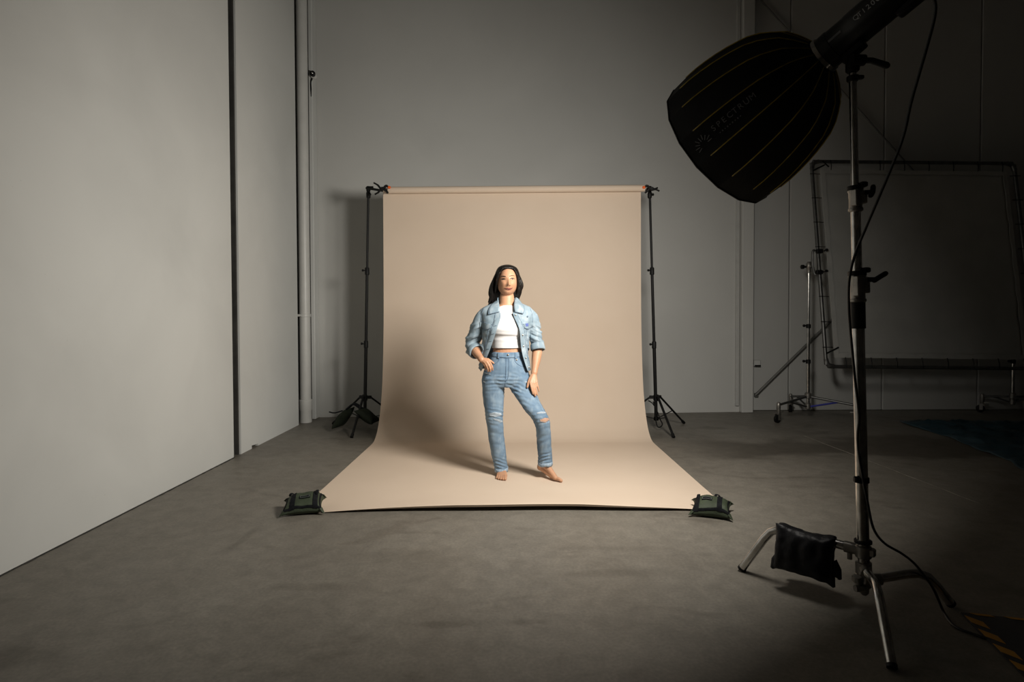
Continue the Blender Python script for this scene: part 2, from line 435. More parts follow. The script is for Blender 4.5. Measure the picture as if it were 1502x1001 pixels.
# down pipe in the left corner
PX, PY = -2.432, 6.80
root = thing('down_pipe', 'white painted down pipe standing in the left corner of the room', 'pipe', (PX, PY, 0))
mb = MB(); mb.lathe((PX, PY, .0), (0, 0, 1), [(.16, .064), (HT, .064)], 24); mb.build('pipe', m_pipe, root)
mb = MB(); mb.lathe((PX, PY, 0), (0, 0, 1), [(0, .070), (.14, .070), (.15, .076), (.26, .076), (.27, .066)], 24); mb.build('socket_joint', m_pipe, root)
zb = at(440, 463, PY).z
mb = MB(); mb.lathe((PX, PY, zb - .018), (0, 0, 1), [(0, .066), (.003, .071), (.033, .071), (.036, .066)], 24)
mb.box((PX - .04, PY - .11, zb), (.045, .14, .028), bev=.004); mb.build('bracket', m_pipe, root)
# small round wall camera
P = at(458.5, 109, 6.94)
root = thing('wall_camera', 'small black round wall camera high up beside the white down pipe', 'camera', tuple(P))
mb = MB(); mb.lathe(P + V(0, .05, 0), (0, -1, 0), [(0, .040), (.03, .040), (.04, .034)], 20); mb.build('mount', m_pipe, root)
mb = MB(); mb.lathe(P + V(.004, .01, 0), (.15, -1, -.1), [(0, .026), (.035, .032), (.055, .030), (.06, .02)], 18); mb.build('housing', m_blackplastic, root)
mb = MB(); mb.lathe(P + V(.012, -.046, -.004), (.15, -1, -.1), [(0, .014), (.012, .012), (.016, .006)], 14); mb.build('lens', m_chrome, root)
mb = MB(); mb.tube(smoothpath([P + V(-.012, .03, -.02), P + V(-.034, .04, -.07), P + V(-.034, .04, -.16), P + V(-.032, .045, -.25)]), .011, 8); mb.build('cable_tail', m_blackplastic, root)

# ---------------------------------------------------------------- seamless paper
PCX, PW = .005, 2.73
root = thing('paper_backdrop', 'wide beige seamless paper backdrop sweeping from its roll down across the floor', 'backdrop', (0, 5.0, 0))
prof = [(6.165, 2.60), (6.163, 2.2), (6.158, 1.7), (6.145, 1.25), (6.12, .95), (6.085, .70), (6.045, .50), (5.985, .335), (5.91, .20), (5.83, .10), (5.74, .04), (5.66, .012), (5.55, .003), (5.2, .003), (4.8, .003), (4.45, .003), (4.2, .003), (4.0, .0045)]
prof = [V(0, a, b) for a, b in prof]
prof = smoothpath(prof, 4)
NXP = 60
rings = []
for pt in prof:
    rings.append([V(PCX + (i/NXP - .5)*PW, pt.y, max(pt.z, .003)) for i in range(NXP + 1)])
lip = [(3.9, .0105, 1), (3.80, .0195, 1), (3.725, .0295, 1), (3.680, .0365, 1), (3.656, .0405, 1), (3.644, .0415, 1), (3.640, .0390, 1), (3.644, .0310, 1), (3.651, .0225, 1)]
for (yy_, z_, w_) in lip:
    row = []
    for i in range(NXP + 1):
        u = i/NXP*2 - 1
        arch = max(0.0, min(1.0, 1.12*(1 - abs((u - .03)/.93)**1.9)))
        row.append(V(PCX + u*PW/2, yy_ - .018*(1 - arch) + .004*math.sin(u*9), .0035 + (z_ + .002*math.sin(u*5 + 1))*arch))
    rings.append(row)
mb = MB(); mb.loft(rings, closed=False)
paper = mb.build('paper_sheet', m_paper, root, angle=80)
crisp(paper, .0016)
# roll
ra, rb = at(569.5, 279.3, 6.125), at(945.5, 276.2, 6.125)
mb = MB(); ax = (rb - ra); mb.lathe(ra, ax, [(0, .020), (0, .036), (ax.length, .036), (ax.length, .020)], 28); mb.build('paper_roll', m_paper, root, angle=50)
mb = MB(); mb.tube([ra - ax.normalized()*.015, rb + ax.normalized()*.015], .019, 14); mb.build('core_tube', m_castgrey, root)

# ---------------------------------------------------------------- backdrop stands
def knob(m, P, d, r=.016, l=.035):
    d = Vector(d).normalized()
    m.tube([P, P + d*l*.6], r*.45, 8)
    m.lathe(P + d*l*.5, d, [(0, r*.7), (.004, r), (l*.5, r), (l*.6, r*.6)], 10)
def section(P0, P1, t): return P0.lerp(P1, t)
def backdrop_stand(base, toppx, feet, side, label, armx, collars, topY):
    root = thing('backdrop_stand', label, 'stand', (base.x, base.y, 0), 'black stands that carry the paper roll')
    top = at(*toppx, topY)
    B = V(base.x, base.y, .10)
    zs = [at(base_px, y_, topY).z for base_px, y_ in collars]
    t1, t2 = [(z - B.z)/(top.z - B.z) for z in zs]
    for (a, b, r) in ((0, t2, .0185), (t2, t1, .0155), (t1, .985, .0125)):
        mb = MB(); mb.tube([section(B, top, a), section(B, top, b)], r, 14); mb.build('pole', m_blackmetal, root)
    for t in (t1, t2):
        P = section(B, top, t)
        c = MB(); c.lathe(P - V(0, 0, .045), (0, 0, 1), [(0, .019), (.004, .024), (.07, .024), (.08, .019)], 14)
        o = c.build('collar', m_blackplastic, root)
        k = MB(); knob(k, P + V(-.015, -.008, 0), (-1, -.3, .1), .013, .036); k.build('knob', m_blackplastic, o)
    hub = V(base.x, base.y, at(base_px, 583, base.y).z)
    c = MB(); c.lathe(hub - V(0, 0, .04), (0, 0, 1), [(0, .025), (.005, .032), (.06, .032), (.07, .022)], 16)
    low = hub - V(0, 0, .235)
    for f in feet:
        d = V(f.x - base.x, f.y - base.y, 0).normalized()
        c.box(hub + d*.045, (.06, .026, .035), d, d.cross(V(0, 0, 1)), bev=.004)
    c.build('hub', m_blackplastic, root)
    c = MB(); c.lathe(low - V(0, 0, .02), (0, 0, 1), [(0, .020), (.004, .027), (.036, .027), (.04, .02)], 14); c.build('lower_hub', m_blackplastic, root)
    for f in feet:
        d = V(f.x - base.x, f.y - base.y, 0).normalized()
        A = hub + d*.065
        E = V(f.x, f.y, .014)
        l = MB(); l.tube([A, E], .0135, 10, flat=.75); lo = l.build('leg', m_blackmetal, root)
        k = MB(); e = (E - A).normalized(); k.tube([E - e*.035, E + e*.008], .0165, 10, round_ends=False); k.build('rubber_foot', m_blackplastic, lo)
        l = MB(); l.tube([low + d*.02, A.lerp(E, .52)], .008, 8, flat=.6); l.build('brace', m_blackmetal, root)
    # head and arm to the roll
    h = MB(); h.lathe(top - V(0, 0, .09), (0, 0, 1), [(0, .014), (.01, .022), (.06, .024), (.07, .018), (.085, .022), (.12, .024), (.13, .018)], 14)
    knob(h, top + V(.01, -.01, -.055), (.6, -1, 0), .014, .035)
    h.build('head', m_blackplastic, root)
    return root, top
SL = V(-1.63, 6.38, 0); SR = V(1.575, 6.32, 0)
def tri(center, a0, r, n=3):
    return [V(center.x + r*math.cos(math.radians(a0 + 360/n*k)), center.y + r*math.sin(math.radians(a0 + 360/n*k)), 0) for k in range(n)]
base_px = 536
ls, ltop = backdrop_stand(SL, (540.3, 279), [fl(516, 643), fl(489, 623), V(-1.13, 6.42, 0)], -1, 'black tripod stand holding the left end of the paper roll beside the olive saddle bag', 569, ((538.5, 397), (536.8, 505)), 6.30)
base_px = 961
rs, rtop = backdrop_stand(SR, (953, 279), [fl(988, 643), fl(1003, 622), V(1.08, 6.42, 0)], 1, 'black tripod stand holding the right end of the paper roll', 945, ((955.5, 397), (958.5, 506)), 6.24)
# left arm, then the spring clamps
ra_, rb_ = ra.copy(), rb.copy()
mb = MB(); A = ltop + V(0, -.01, .02); mb.tube([A - V(.02, 0, 0), ra_ + V(-.02, .06, .0)], .013, 12); mb.tube([A, A + V(.055, 0, 0)], .020, 12); mb.build('side_arm', m_blackmetal, ls)
mb = MB(); A = rtop + V(.01, -.01, .02); mb.tube([A + V(.02, 0, 0), rb_ + V(.02, .06, 0)], .013, 12); mb.build('side_arm', m_blackmetal, rs)
def spring_clamp(P, s, label, pts_handles):
    """P: jaw tip on the roll end, s: direction of the handles along X"""
    root = thing('spring_clamp', label, 'clamp', tuple(P), 'spring clamps at the ends of the paper roll')
    piv = P + V(s*.075, 0, -.012)
    for k, sg in enumerate((1, -1)):
        hnd = piv + V(s*pts_handles[k][0], -.008*sg, pts_handles[k][1])
        jaw = P + V(0, 0, .006 if sg > 0 else -.055)
        mid1 = piv.lerp(hnd, .5) + V(0, 0, .006*sg)
        mid2 = P + V(s*.035, 0, (.020 if sg > 0 else -.032))
        b = MB(); b.tube(smoothpath([hnd, mid1, piv + V(0, 0, -.010*sg), mid2, jaw + V(s*.012, 0, 0)], 5), [.011]*5 + [.013]*5 + [.017]*5 + [.014]*5 + [.010], 10, flat=.8)
        o = b.build('jaw', m_blackplastic, root)
        if sg > 0:
            t = MB(); t.lathe(jaw + V(s*.014, 0, 0), (-s, 0, -.15), [(0, .010), (.004, .014), (.022, .014), (.028, .008)], 12); t.build('jaw_tip', m_orange, o)
    b = MB(); b.tube([piv + V(0, -.022, 0), piv + V(0, .022, 0)], .016, 12); b.build('pivot_spring', m_blackmetal, root)
spring_clamp(at(571, 275.5, 6.075), -1, 'black spring clamp with an orange jaw tip gripping the left end of the roll', ((.085, .062), (.078, -.055)))
spring_clamp(at(944.5, 275.5, 6.075), 1, 'black spring clamp with an orange jaw tip gripping the right end of the roll', ((.085, -.025), (.070, .012)))
# loop of chain hanging on the right stand
root = thing('roller_chain', 'loop of black bead chain hanging beside the lower part of the right stand', 'chain', (1.60, 6.22, 0))
cp = smoothpath([at(951, 588, 6.22), at(957, 592, 6.22), at(963, 601, 6.22), at(968, 615, 6.22), at(971.5, 622, 6.22), at(969, 626.5, 6.22), at(964.5, 626, 6.22), at(962, 616, 6.22), at(961.5, 600, 6.22), at(958, 589, 6.22)], 8)
mb = MB(); mb.tube(cp, [.0045 + .0035*(i % 2) for i in range(len(cp))], 6); mb.build('chain_loop', m_blackplastic, root)

# ---------------------------------------------------------------- bags
def pillow(m, C, ex, ey, ez, w, d, t, pinch=.16, corner=.0, n=14, wob=.004, seed=0, flatbottom=False, under=1.0):
    ex, ey, ez = [Vector(q).normalized() for q in (ex, ey, ez)]
    C = Vector(C)
    top, bot = [], []
    for i in range(n + 1):
        for j in range(n + 1):
            u, v = i/n*2 - 1, j/n*2 - 1
            x = u*w/2*(1 - pinch*(1 - abs(v)**2.2)*abs(u)**2)
            y = v*d/2*(1 - pinch*(1 - abs(u)**2.2)*abs(v)**2)
            h = t/2*(max(0, 1 - abs(u)**2.8)**.55)*(max(0, 1 - abs(v)**2.8)**.55)
            q = Vector((x*9 + seed, y*9, seed*1.7))
            w_ = noise.noise(q)*wob*3 + noise.noise(q*2.7)*wob
            e = 1 if (abs(u) < .99 and abs(v) < .99) else .35
            cz = corner*(abs(u*v))**3
            top.append(C + ex*x + ey*y + ez*(h + w_*e + cz + .003))
            hb = h*under
            bot.append(C + ex*x + ey*y + ez*(-hb + (w_*e*.5 if not flatbottom else 0) + cz - .003))
    N_ = n + 1; fs = []; o = N_*N_
    for i in range(n):
        for j in range(n):
            a, b, c, e = i*N_ + j, (i + 1)*N_ + j, (i + 1)*N_ + j + 1, i*N_ + j + 1
            fs.append((a, b, c, e)); fs.append((o + a, o + e, o + c, o + b))
    rim = [i*N_ for i in range(n)] + [n*N_ + j for j in range(n)] + [i*N_ + n for i in range(n, 0, -1)] + [j for j in range(n, 0, -1)]
    for k in range(len(rim)):
        a, b = rim[k], rim[(k + 1) % len(rim)]
        fs.append((a, o + a, o + b, b))
    m.add(top + bot, fs)
    def surf(u, v, off=0.0):
        x = u*w/2*(1 - pinch*(1 - abs(v)**2.2)*abs(u)**2)
        y = v*d/2*(1 - pinch*(1 - abs(u)**2.2)*abs(v)**2)
        h = t/2*(max(0, 1 - abs(u)**2.8)**.55)*(max(0, 1 - abs(v)**2.8)**.55)
        q = Vector((x*9 + seed, y*9, seed*1.7))
        e = 1 if (abs(u) < .99 and abs(v) < .99) else .35
        return C + ex*x + ey*y + ez*(h + (noise.noise(q)*wob*3 + noise.noise(q*2.7)*wob)*e + corner*(abs(u*v))**3 + .003 + off)
    return surf
def ribbon_on(surf, uv0, uv1, wdir, off=.003, n=10, th=.003):
    """strip of webbing laid over a surface from uv0 to uv1, wdir = its half width in uv"""
    m = MB(); rings = []
    for i in range(n + 1):
        t = i/n
        u = uv0[0] + (uv1[0] - uv0[0])*t; v = uv0[1] + (uv1[1] - uv0[1])*t
        a = surf(u - wdir[0], v - wdir[1], off); b = surf(u + wdir[0], v + wdir[1], off)
        a2 = surf(u - wdir[0], v - wdir[1], off - th); b2 = surf(u + wdir[0], v + wdir[1], off - th)
        c = surf(u, v, off)
        rings.append([a, c, b, b2, a2])
    return m.loft(rings)

def weight_bag(C, yaw, w, d, t, label, seed, tilt=0.0, straps=(-.52, .55), lab=(.05, -.05)):
    root = thing('weight_bag', label, 'sandbag', (C[0], C[1], 0), 'olive weight bags')
    ca, sa = math.cos(yaw), math.sin(yaw)
    ex, ey = V(ca, sa, 0), V(-sa, ca, math.sin(tilt))
    ez = ex.cross(ey)
    m = MB(); surf = pillow(m, V(C[0], C[1], C[2]), ex, ey, ez, w, d, t, .14, -.012, 16, .005, seed, True, .55)
    bag = m.build('pouch', m_olive, root, angle=60)
    for s in straps:
        o = ribbon_on(surf, (s, -.97), (s, .97), (.13, 0), .004).build('strap', m_strap, root, angle=60)
    for s in (-.90, .90):
        ribbon_on(surf, (s, -.93), (s, .93), (.045, 0), .003).build('edge_binding', m_strap, root, angle=60)
    ribbon_on(surf, (-.93, -.90), (.93, -.90), (0, .05), .003, 14).build('edge_binding', m_strap, root, angle=60)
    # carry loops and ragged ends
    h = MB()
    h.tube(smoothpath([surf(straps[1], .75, .0), surf(straps[1] + .03, .62, .012), surf(straps[1] + .03, .3, .016), surf(straps[1], .1, .004)], 5), .010, 8, flat=.3)
    h.build('handle', m_strap, root)
    h = MB()
    h.tube(smoothpath([surf(straps[0], .85, .0), surf(straps[0] - .08, .8, .012), surf(straps[0] - .2, .68, .012), surf(straps[0] - .25, .6, .0)], 5), .011, 8, flat=.3)
    h.build('handle', m_strap, root)
    o = ribbon_on(surf, (lab[0] - .26, lab[1]), (lab[0] + .26, lab[1]), (0, .13), .005, 6).build('label_patch', m_strap, root, angle=60)
    b = MB()
    for k in (-1, 1):
        b.tube([surf(lab[0] - .22 + .44*i/6, lab[1] + k*.085, .0065) for i in range(7)], .0016, 5)
        b.tube([surf(lab[0] + k*.22, lab[1] - .085 + .17*i/4, .0065) for i in range(5)], .0016, 5)
    b.build('label_border', m_labelgrey, o)
    for (u, v) in ((-1, -1), (1, -1), (1, 1), (-1, 1)):
        P = surf(u*.9, v*.9); Q = surf(u, v)
        dd = (Q - P).normalized()
        e = MB(); e.tube([P, Q + V(0, 0, .0), Q + dd*.014 + V(0, 0, .004)], [.014, .009, .002], 8, flat=.4); e.build('corner_tab', m_olive, root)
    return root
weight_bag(fl(445.5, 741, .042), math.radians(14), .250, .205, .115, 'olive weight bag holding down the left front corner of the paper', 1.3, .14, (-.50, .62), (.08, -.12))
weight_bag(fl(1043.5, 745, .042), math.radians(-22), .240, .205, .115, 'olive weight bag holding down the right front corner of the paper', 4.1, .14, (.42, -.72), (-.22, -.08))
# weight bag lying over the base of the left stand
Cb = V(-1.70, 6.30, .20)
root = thing('weight_bag', 'olive saddle bag slung over the base of the left backdrop stand', 'sandbag', (Cb.x, Cb.y, 0), 'olive weight bags')
m = MB(); s1 = pillow(m, Cb + V(-.13, -.05, -.055), (.55, -.1, .83), (.2, 1, 0), (-.83, -.2, .55), .25, .24, .08, .1, 0, 12, .004, 2.2)
m.build('pouch', m_oliveshade, root, angle=60)
m = MB(); s2 = pillow(m, Cb + V(.14, -.09, -.03), (.75, -.05, -.55), (.15, 1, 0), (.55, -.15, .8), .24, .22, .09, .1, 0, 12, .004, 6.2)
m.build('pouch', m_oliveshade, root, angle=60)
m = MB(); m.tube(smoothpath([s1(.85, 0), Cb + V(-.01, -.06, .095), s2(-.85, 0)], 6), .035, 8, flat=.3); m.build('strap', m_strap, root)
m = MB(); m.tube(smoothpath([Cb + V(-.26, -.12, .02), Cb + V(-.2, -.12, .01), Cb + V(-.12, -.1, .03)], 5), .007, 8); m.build('handle', m_strap, root)

# ---------------------------------------------------------------- scrim on roller stands
YB, YT = 6.65, 6.98
c_tl, c_tr, c_bl = at(1190, 237, YT), at(1487, 240, YT), at(1212, 538, YB)
ehx = (c_tr - c_tl); ehz = (c_tl - c_bl)
c_br = c_bl + ehx
root = thing('scrim_frame', 'large square grey fabric scrim tied into a tubular frame at back right', 'scrim', (c_bl.x, c_bl.y, 0))
def SP(u, v, off=0.0):
    nrm = ehx.cross(ehz).normalized()
    return c_bl + ehx*u + ehz*v + nrm*off
def bentcorner(a, b, c, r=.06):
    return smoothpath([b + (a - b).normalized()*r, b + ((a - b).normalized() + (c - b).normalized())*r*.25, b + (c - b).normalized()*r], 4)
for a, b in ((c_tl, c_tr), (c_bl, c_br), (c_tl, c_bl), (c_tr, c_br)):
    mb = MB(); e = (b - a).normalized(); mb.tube([a + e*.02, b - e*.02], .021, 12); mb.build('frame_tube', m_greytube, root)
for a, b, c in ((c_bl, c_tl, c_tr), (c_tl, c_tr, c_br), (c_tr, c_br, c_bl), (c_br, c_bl, c_tl)):
    mb = MB(); mb.tube(bentcorner(a, b, c, .09), .026, 12); mb.build('corner_joint', m_greytube, root)
# fabric
NU = 28; rows = []
for j in range(NU + 1):
    row = []
    for i in range(NU + 1):
        u, v = i/NU, j/NU
        uu = .042 + u*.916; vv = .042 + v*.916
        sc = .006*math.sin(u*math.pi*14)**2*(1 if j in (0, NU) else 0)
        row.append(SP(uu, vv + (sc if j == NU else -sc)*-1, .012*math.sin(u*math.pi)*math.sin(v*math.pi) + .004*noise.noise(Vector((u*6, v*6, 2)))))
    rows.append(row)
mb = MB(); mb.loft(rows, closed=False); fab = mb.build('scrim_fabric', m_scrim, root, angle=80)
s_ = fab.modifiers.new('thickness', 'SOLIDIFY'); s_.thickness = .003
# hems
for a, b, wv in (((.042, .042), (.958, .042), (0, .022)), ((.042, .958), (.958, .958), (0, -.022)), ((.042, .042), (.042, .958), (.022, 0)), ((.958, .042), (.958, .958), (-.022, 0))):
    mb = MB(); rg = []
    for i in range(25):
        t = i/24; u = a[0] + (b[0] - a[0])*t; v = a[1] + (b[1] - a[1])*t
        w_ = .75 + .25*abs(math.sin(t*math.pi*7))
        P, Q = SP(u, v, .010), SP(u + wv[0]*w_, v + wv[1]*w_, .012)
        rg.append([P, Q, Q + V(0, .006, 0), P + V(0, .006, 0)])
    mb.loft(rg); mb.build('hem', m_scrimedge, root)
for k in range(8):
    t = (k + .75)/8.3
    for A, B in ((SP(t, 1.004, .024), SP(t, .955, .018)), (SP(t, -.004, .024), SP(t, .045, .018)), (SP(-.016, t, .024), SP(.034, t, .018)), (SP(1.016, t, .024), SP(.966, t, .018))):
        mb = MB(); mb.tube([A, A.lerp(B, .5) + V(0, -.008, 0), B], .0045, 6); mb.build('tie', m_blackplastic, root)
for (u, v, du, dv) in ((.0, .95, .06, .05), (.0, .06, .06, -.05), (.05, 1.0, .03, -.05)):
    mb = MB(); mb.tube([SP(u, v, .02), SP(u + du, v + (-dv if v > .5 else dv)*-.6, .02)], .009, 6); mb.build('tie', m_blackplastic, root)

def roller_stand(C, px, topy, a0, r, label, blue=False):
    root = thing('roller_stand', label, 'stand', (C.x, C.y, 0), 'chrome roller stands carrying the scrim')
    hubz = at(px, 581, C.y).z; topz = at(px, topy, C.y).z
    zm = [at(px, y, C.y).z for y in (530, 478)]
    for (a, b, rr) in ((.18, zm[0], .020), (zm[0], zm[1] if topz > zm[1] + .05 else topz, .0175), (zm[1], topz, .0145)):
        if b > a:
            mb = MB(); mb.tube([V(C.x, C.y, a), V(C.x, C.y, b)], rr, 14); mb.build('pole', m_chrome, root)
    for z in zm:
        if z < topz:
            mb = MB(); mb.lathe((C.x, C.y, z - .03), (0, 0, 1), [(0, .021), (.004, .027), (.045, .027), (.05, .02)], 14); knob(mb, V(C.x - .02, C.y, z), (-1, -.2, 0), .016, .045)
            mb.build('collar', m_blackmetal, root)
    mb = MB(); mb.lathe((C.x, C.y, hubz - .03), (0, 0, 1), [(0, .028), (.005, .036), (.06, .036), (.07, .024)], 16)
    mb.build('hub', m_castgrey, root)
    mb = MB(); mb.lathe((C.x, C.y, .12), (0, 0, 1), [(0, .018), (.01, .03), (.07, .03), (.08, .02)], 14); mb.build('lower_hub', m_castgrey, root)
    for k, f in enumerate(tri(C, a0, r)):
        d = (f - V(C.x, C.y, 0)).normalized()
        A = V(C.x, C.y, hubz - .01) + d*.035; E = V(f.x, f.y, .205)
        l = MB(); l.tube([A, E], .014, 10); lg = l.build('leg', m_greytube, root)
        l = MB(); l.tube([V(C.x, C.y, .155) + d*.03, A.lerp(E, .62)], .011, 8); l.build('brace', m_blue if (blue and k == 1) else m_greytube, root)
        c = MB(); c.lathe(V(f.x, f.y, .10), (0, 0, 1), [(0, .016), (.01, .022), (.10, .024), (.13, .02), (.14, .01)], 12)
        fd = d.cross(V(0, 0, 1))
        for s in (-1, 1): c.box(V(f.x, f.y, .072) + fd*.026*s + d*.012, (.035, .006, .075), d, fd)
        c.box(V(f.x, f.y, .108) + d*.006, (.04, .058, .008), d, fd)
        c.box(V(f.x, f.y, .125) - d*.04, (.05, .03, .012), d, fd)
        co = c.build('caster_fork', m_castgrey, root)
        w = MB(); w.lathe(V(f.x, f.y, .047) + d*.018 - fd*.018, fd, [(0, .034), (.006, .047), (.030, .047), (.036, .034)], 20); w.build('wheel', m_blackplastic, co)
    return root
RS = V(3.515, 6.87, 0)
rst = roller_stand(RS, 1186, 392, 206, .50, 'chrome roller stand with casters clamped to the left edge of the scrim', True)
P = V(RS.x, RS.y, at(1186, 388, RS.y).z); Fp = SP(0, (P.z - c_bl.z)/ehz.z)
mb = MB(); mb.lathe(P - V(0, 0, .10), (0, 0, 1), [(0, .018), (.008, .026), (.05, .026), (.06, .034), (.10, .034), (.13, .02)], 14); mb.build('head', m_castgrey, rst)
mb = MB(); knob(mb, P + V(-.03, 0, -.03), (-1, -.1, 0), .026, .06); mb.build('knob', m_blackplastic, rst)
mb = MB(); Q = Fp + V(-.012, .0, .0); mb.tube([P + V(.01, -.02, -.03), Q + V(-.05, .02, -.01)], .018, 10); mb.tube(smoothpath([Q + V(-.035, 0, .16), Q + V(-.06, 0, .14), Q + V(-.062, 0, .0), Q + V(-.035, 0, -.12), Q + V(0, -.03, -.13)], 5), .014, 8); mb.build('clamp_arm', m_greytube, rst)
for dz in (.145, -.10):
    mb = MB(); A = Fp + V(-.03, -.03, dz); mb.box(A + V(.02, 0, 0), (.07, .05, .05), bev=.006); knob(mb, A + V(.06, -.01, 0), (1, -.2, .35), .016, .05); mb.build('grip_jaw', m_blackmetal, rst)
roller_stand(V(6.19, 7.15, 0), 1487, 500, 262, .29, 'dark roller stand mostly hidden behind the lower right of the scrim')

# ---------------------------------------------------------------- tarp on the floor
m = MB(); NT = 46
ta, tb, tc_, td = fl(1322, 618), fl(1520, 695), fl(1800, 690), fl(1560, 621)
rows = []
for i in range(NT + 1):
    row = []
    for j in range(NT + 1):
        u, v = i/NT, j/NT
        P = ta.lerp(tb, u).lerp(td.lerp(tc_, u), v)
        q = Vector((P.x*2.2, P.y*2.2, 0))
        e = noise.noise(q*.8 + Vector((4, 1, 0)))*.16*(1 if v < .1 else 0)*(1 - v*10)
        rid = (1 - abs(noise.noise(q*1.6)))**4*.05 + (1 - abs(noise.noise(q*3.5 + Vector((9, 3, 0)))))**5*.03
        ed = min(1, v*12, u*10)
        row.append(V(P.x + e, P.y - e*.3, .006 + rid*(.15 + .85*ed)))
    rows.append(row)
m.loft(rows, closed=False)
tarp = m.build('tarpaulin', m_tarp, None, angle=70)
tag(tarp, 'crumpled dark blue plastic sheet lying on the floor under the scrim', 'tarpaulin')
s_ = tarp.modifiers.new('thickness', 'SOLIDIFY'); s_.thickness = .003

# ---------------------------------------------------------------- hazard mat
c0 = fl(1408, 898, .008); e1 = (fl(1490, 980, .008) - c0).normalized(); e2 = (fl(1502, 906, .008) - c0); e2 = (e2 - e1*e2.dot(e1)).normalized()
root = thing('floor_mat', 'black rubber floor mat with a yellow striped border at the lower right', 'mat', (c0.x, c0.y, 0))
L1, L2 = .75, .95
mb = MB(); mb.box(c0 + e1*L1/2 + e2*L2/2 - V(0, 0, .004), (L1, L2, .008), e1, e2, bev=.002); mb.build('mat_sheet', m_mat, root)
for k in range(7):
    s = .030 + .105*k
    for ea, eb, LL in ((e1, e2, L1), (e2, e1, L2)):
        if s + .09 > LL: continue
        P = c0 + ea*s + V(0, 0, .001)
        if ea is e1: poly = [P + eb*.003, P + ea*.055 + eb*.003, P + ea*.098 + eb*.048, P + ea*.043 + eb*.048]
        else:
            P = c0 + ea*(s*1.15 - .005) + V(0, 0, .001)
            poly = [P + eb*.002, P + ea*.070 + eb*.002, P + ea*.086 + eb*.017, P + ea*.022 + eb*.017]
        mb = MB(); mb.prism(poly, (0, 0, .0012)); mb.build('stripe', m_yellow, root, smooth=False)
# ---------------------------------------------------------------- softbox
AP = at(1208, 82, 2.52)
AIM = V(0.0, 4.45, 1.20)
ad = (AIM - AP).normalized()
LEN = .571; RR = .356
sx = ad.cross(V(0, 0, 1)).normalized(); sy = sx.cross(ad)
root = thing('softbox', 'deep black parabolic softbox with yellow ribs and grey lettering, aimed at the woman', 'softbox', tuple(AP))
SPROF = [(0, .075), (.012, .092), (.05, .146), (.11, .210), (.20, .264), (.31, .304), (.45, .332), (.60, .355), (.75, .368), (.88, .373), (1.0, .372)]
NR = 16; A0 = math.pi/NR
def rib_pt(k, t, off=0.0):
    th = A0 + 2*math.pi*k/NR
    r = interp(t, [q[0] for q in SPROF], [q[1]*RR/.372 for q in SPROF]) + off
    return AP + ad*(t*LEN) + (sx*math.cos(th) + sy*math.sin(th))*r
TS = [0, .012, .03, .06, .11, .16, .22, .30, .38, .46, .55, .65, .75, .86, 1.0]
def panel_pt(k, w, t, off=0.0):
    a, b = rib_pt(k, t, off), rib_pt(k + 1, t, off)
    p = a.lerp(b, w)
    c = AP + ad*(t*LEN)
    sag = 4*w*(1 - w)*.012*math.sin(math.pi*min(1, t*1.02))
    return p + (c - p).normalized()*sag
for k in range(NR):
    mb = MB(); ro = []
    WS = [0, .25, .5, .75, 1]
    for t in TS:
        ro.append([panel_pt(k, w, t) for w in WS] + [panel_pt(k, w, t, -.005) for w in reversed(WS)])
    mb.loft(ro); pan = mb.build('fabric_panel', m_fabric, root, angle=30)
    if k == 0: panels = []
    panels.append(pan)
for k in range(NR):
    mb = MB(); ts = [.012, .03, .06, .11, .16, .22, .30, .38, .46, .55, .65, .75, .85]
    mb.tube([rib_pt(k, t, .0015) for t in ts], .0026, 8, round_ends=True); mb.build('rib_piping', m_rib, root)
# rim binding
mb = MB(); mb.tube([rib_pt(k, 1.0, -.001) for k in range(NR + 1)], .005, 6); mb.build('rim_binding', m_fabric, root)
# front diffuser, recessed behind the lip
mb = MB()
dr = [rib_pt(k, .84, -.010) for k in range(NR)]; cdf = AP + ad*(.84*LEN)
for k in range(NR): mb.add([cdf, dr[k], dr[(k + 1) % NR]], [(0, 1, 2)])
mb.build('diffuser', m_diffuser, root, smooth=False)
# speed ring at the back
mb = MB(); mb.lathe(AP - ad*.012, ad, [(0, .060), (0, .079), (.022, .082), (.030, .074), (.030, .060)], 32); mb.build('speed_ring', m_chrome, root)

def text_mesh(s, size, name, m, parent, O, ex, ey, ext=.0006, spacing=1.0):
    cu = bpy.data.curves.new(name, 'FONT'); cu.body = s; cu.size = size; cu.extrude = ext; cu.space_character = spacing
    tmp = bpy.data.objects.new(name, cu); COL.objects.link(tmp)
    dg = bpy.context.evaluated_depsgraph_get(); me = bpy.data.meshes.new_from_object(tmp.evaluated_get(dg))
    COL.objects.unlink(tmp); bpy.data.objects.remove(tmp)
    ez = Vector(ex).cross(Vector(ey))
    org = Vector((0, 0, 0)); q = parent
    while q is not None: org += Vector(q.location); q = q.parent
    for v in me.vertices:
        v.co = Vector(O) + Vector(ex)*v.co.x + Vector(ey)*v.co.y + ez*v.co.z - org
    return link_mesh(me, name, m, parent, smooth=False)
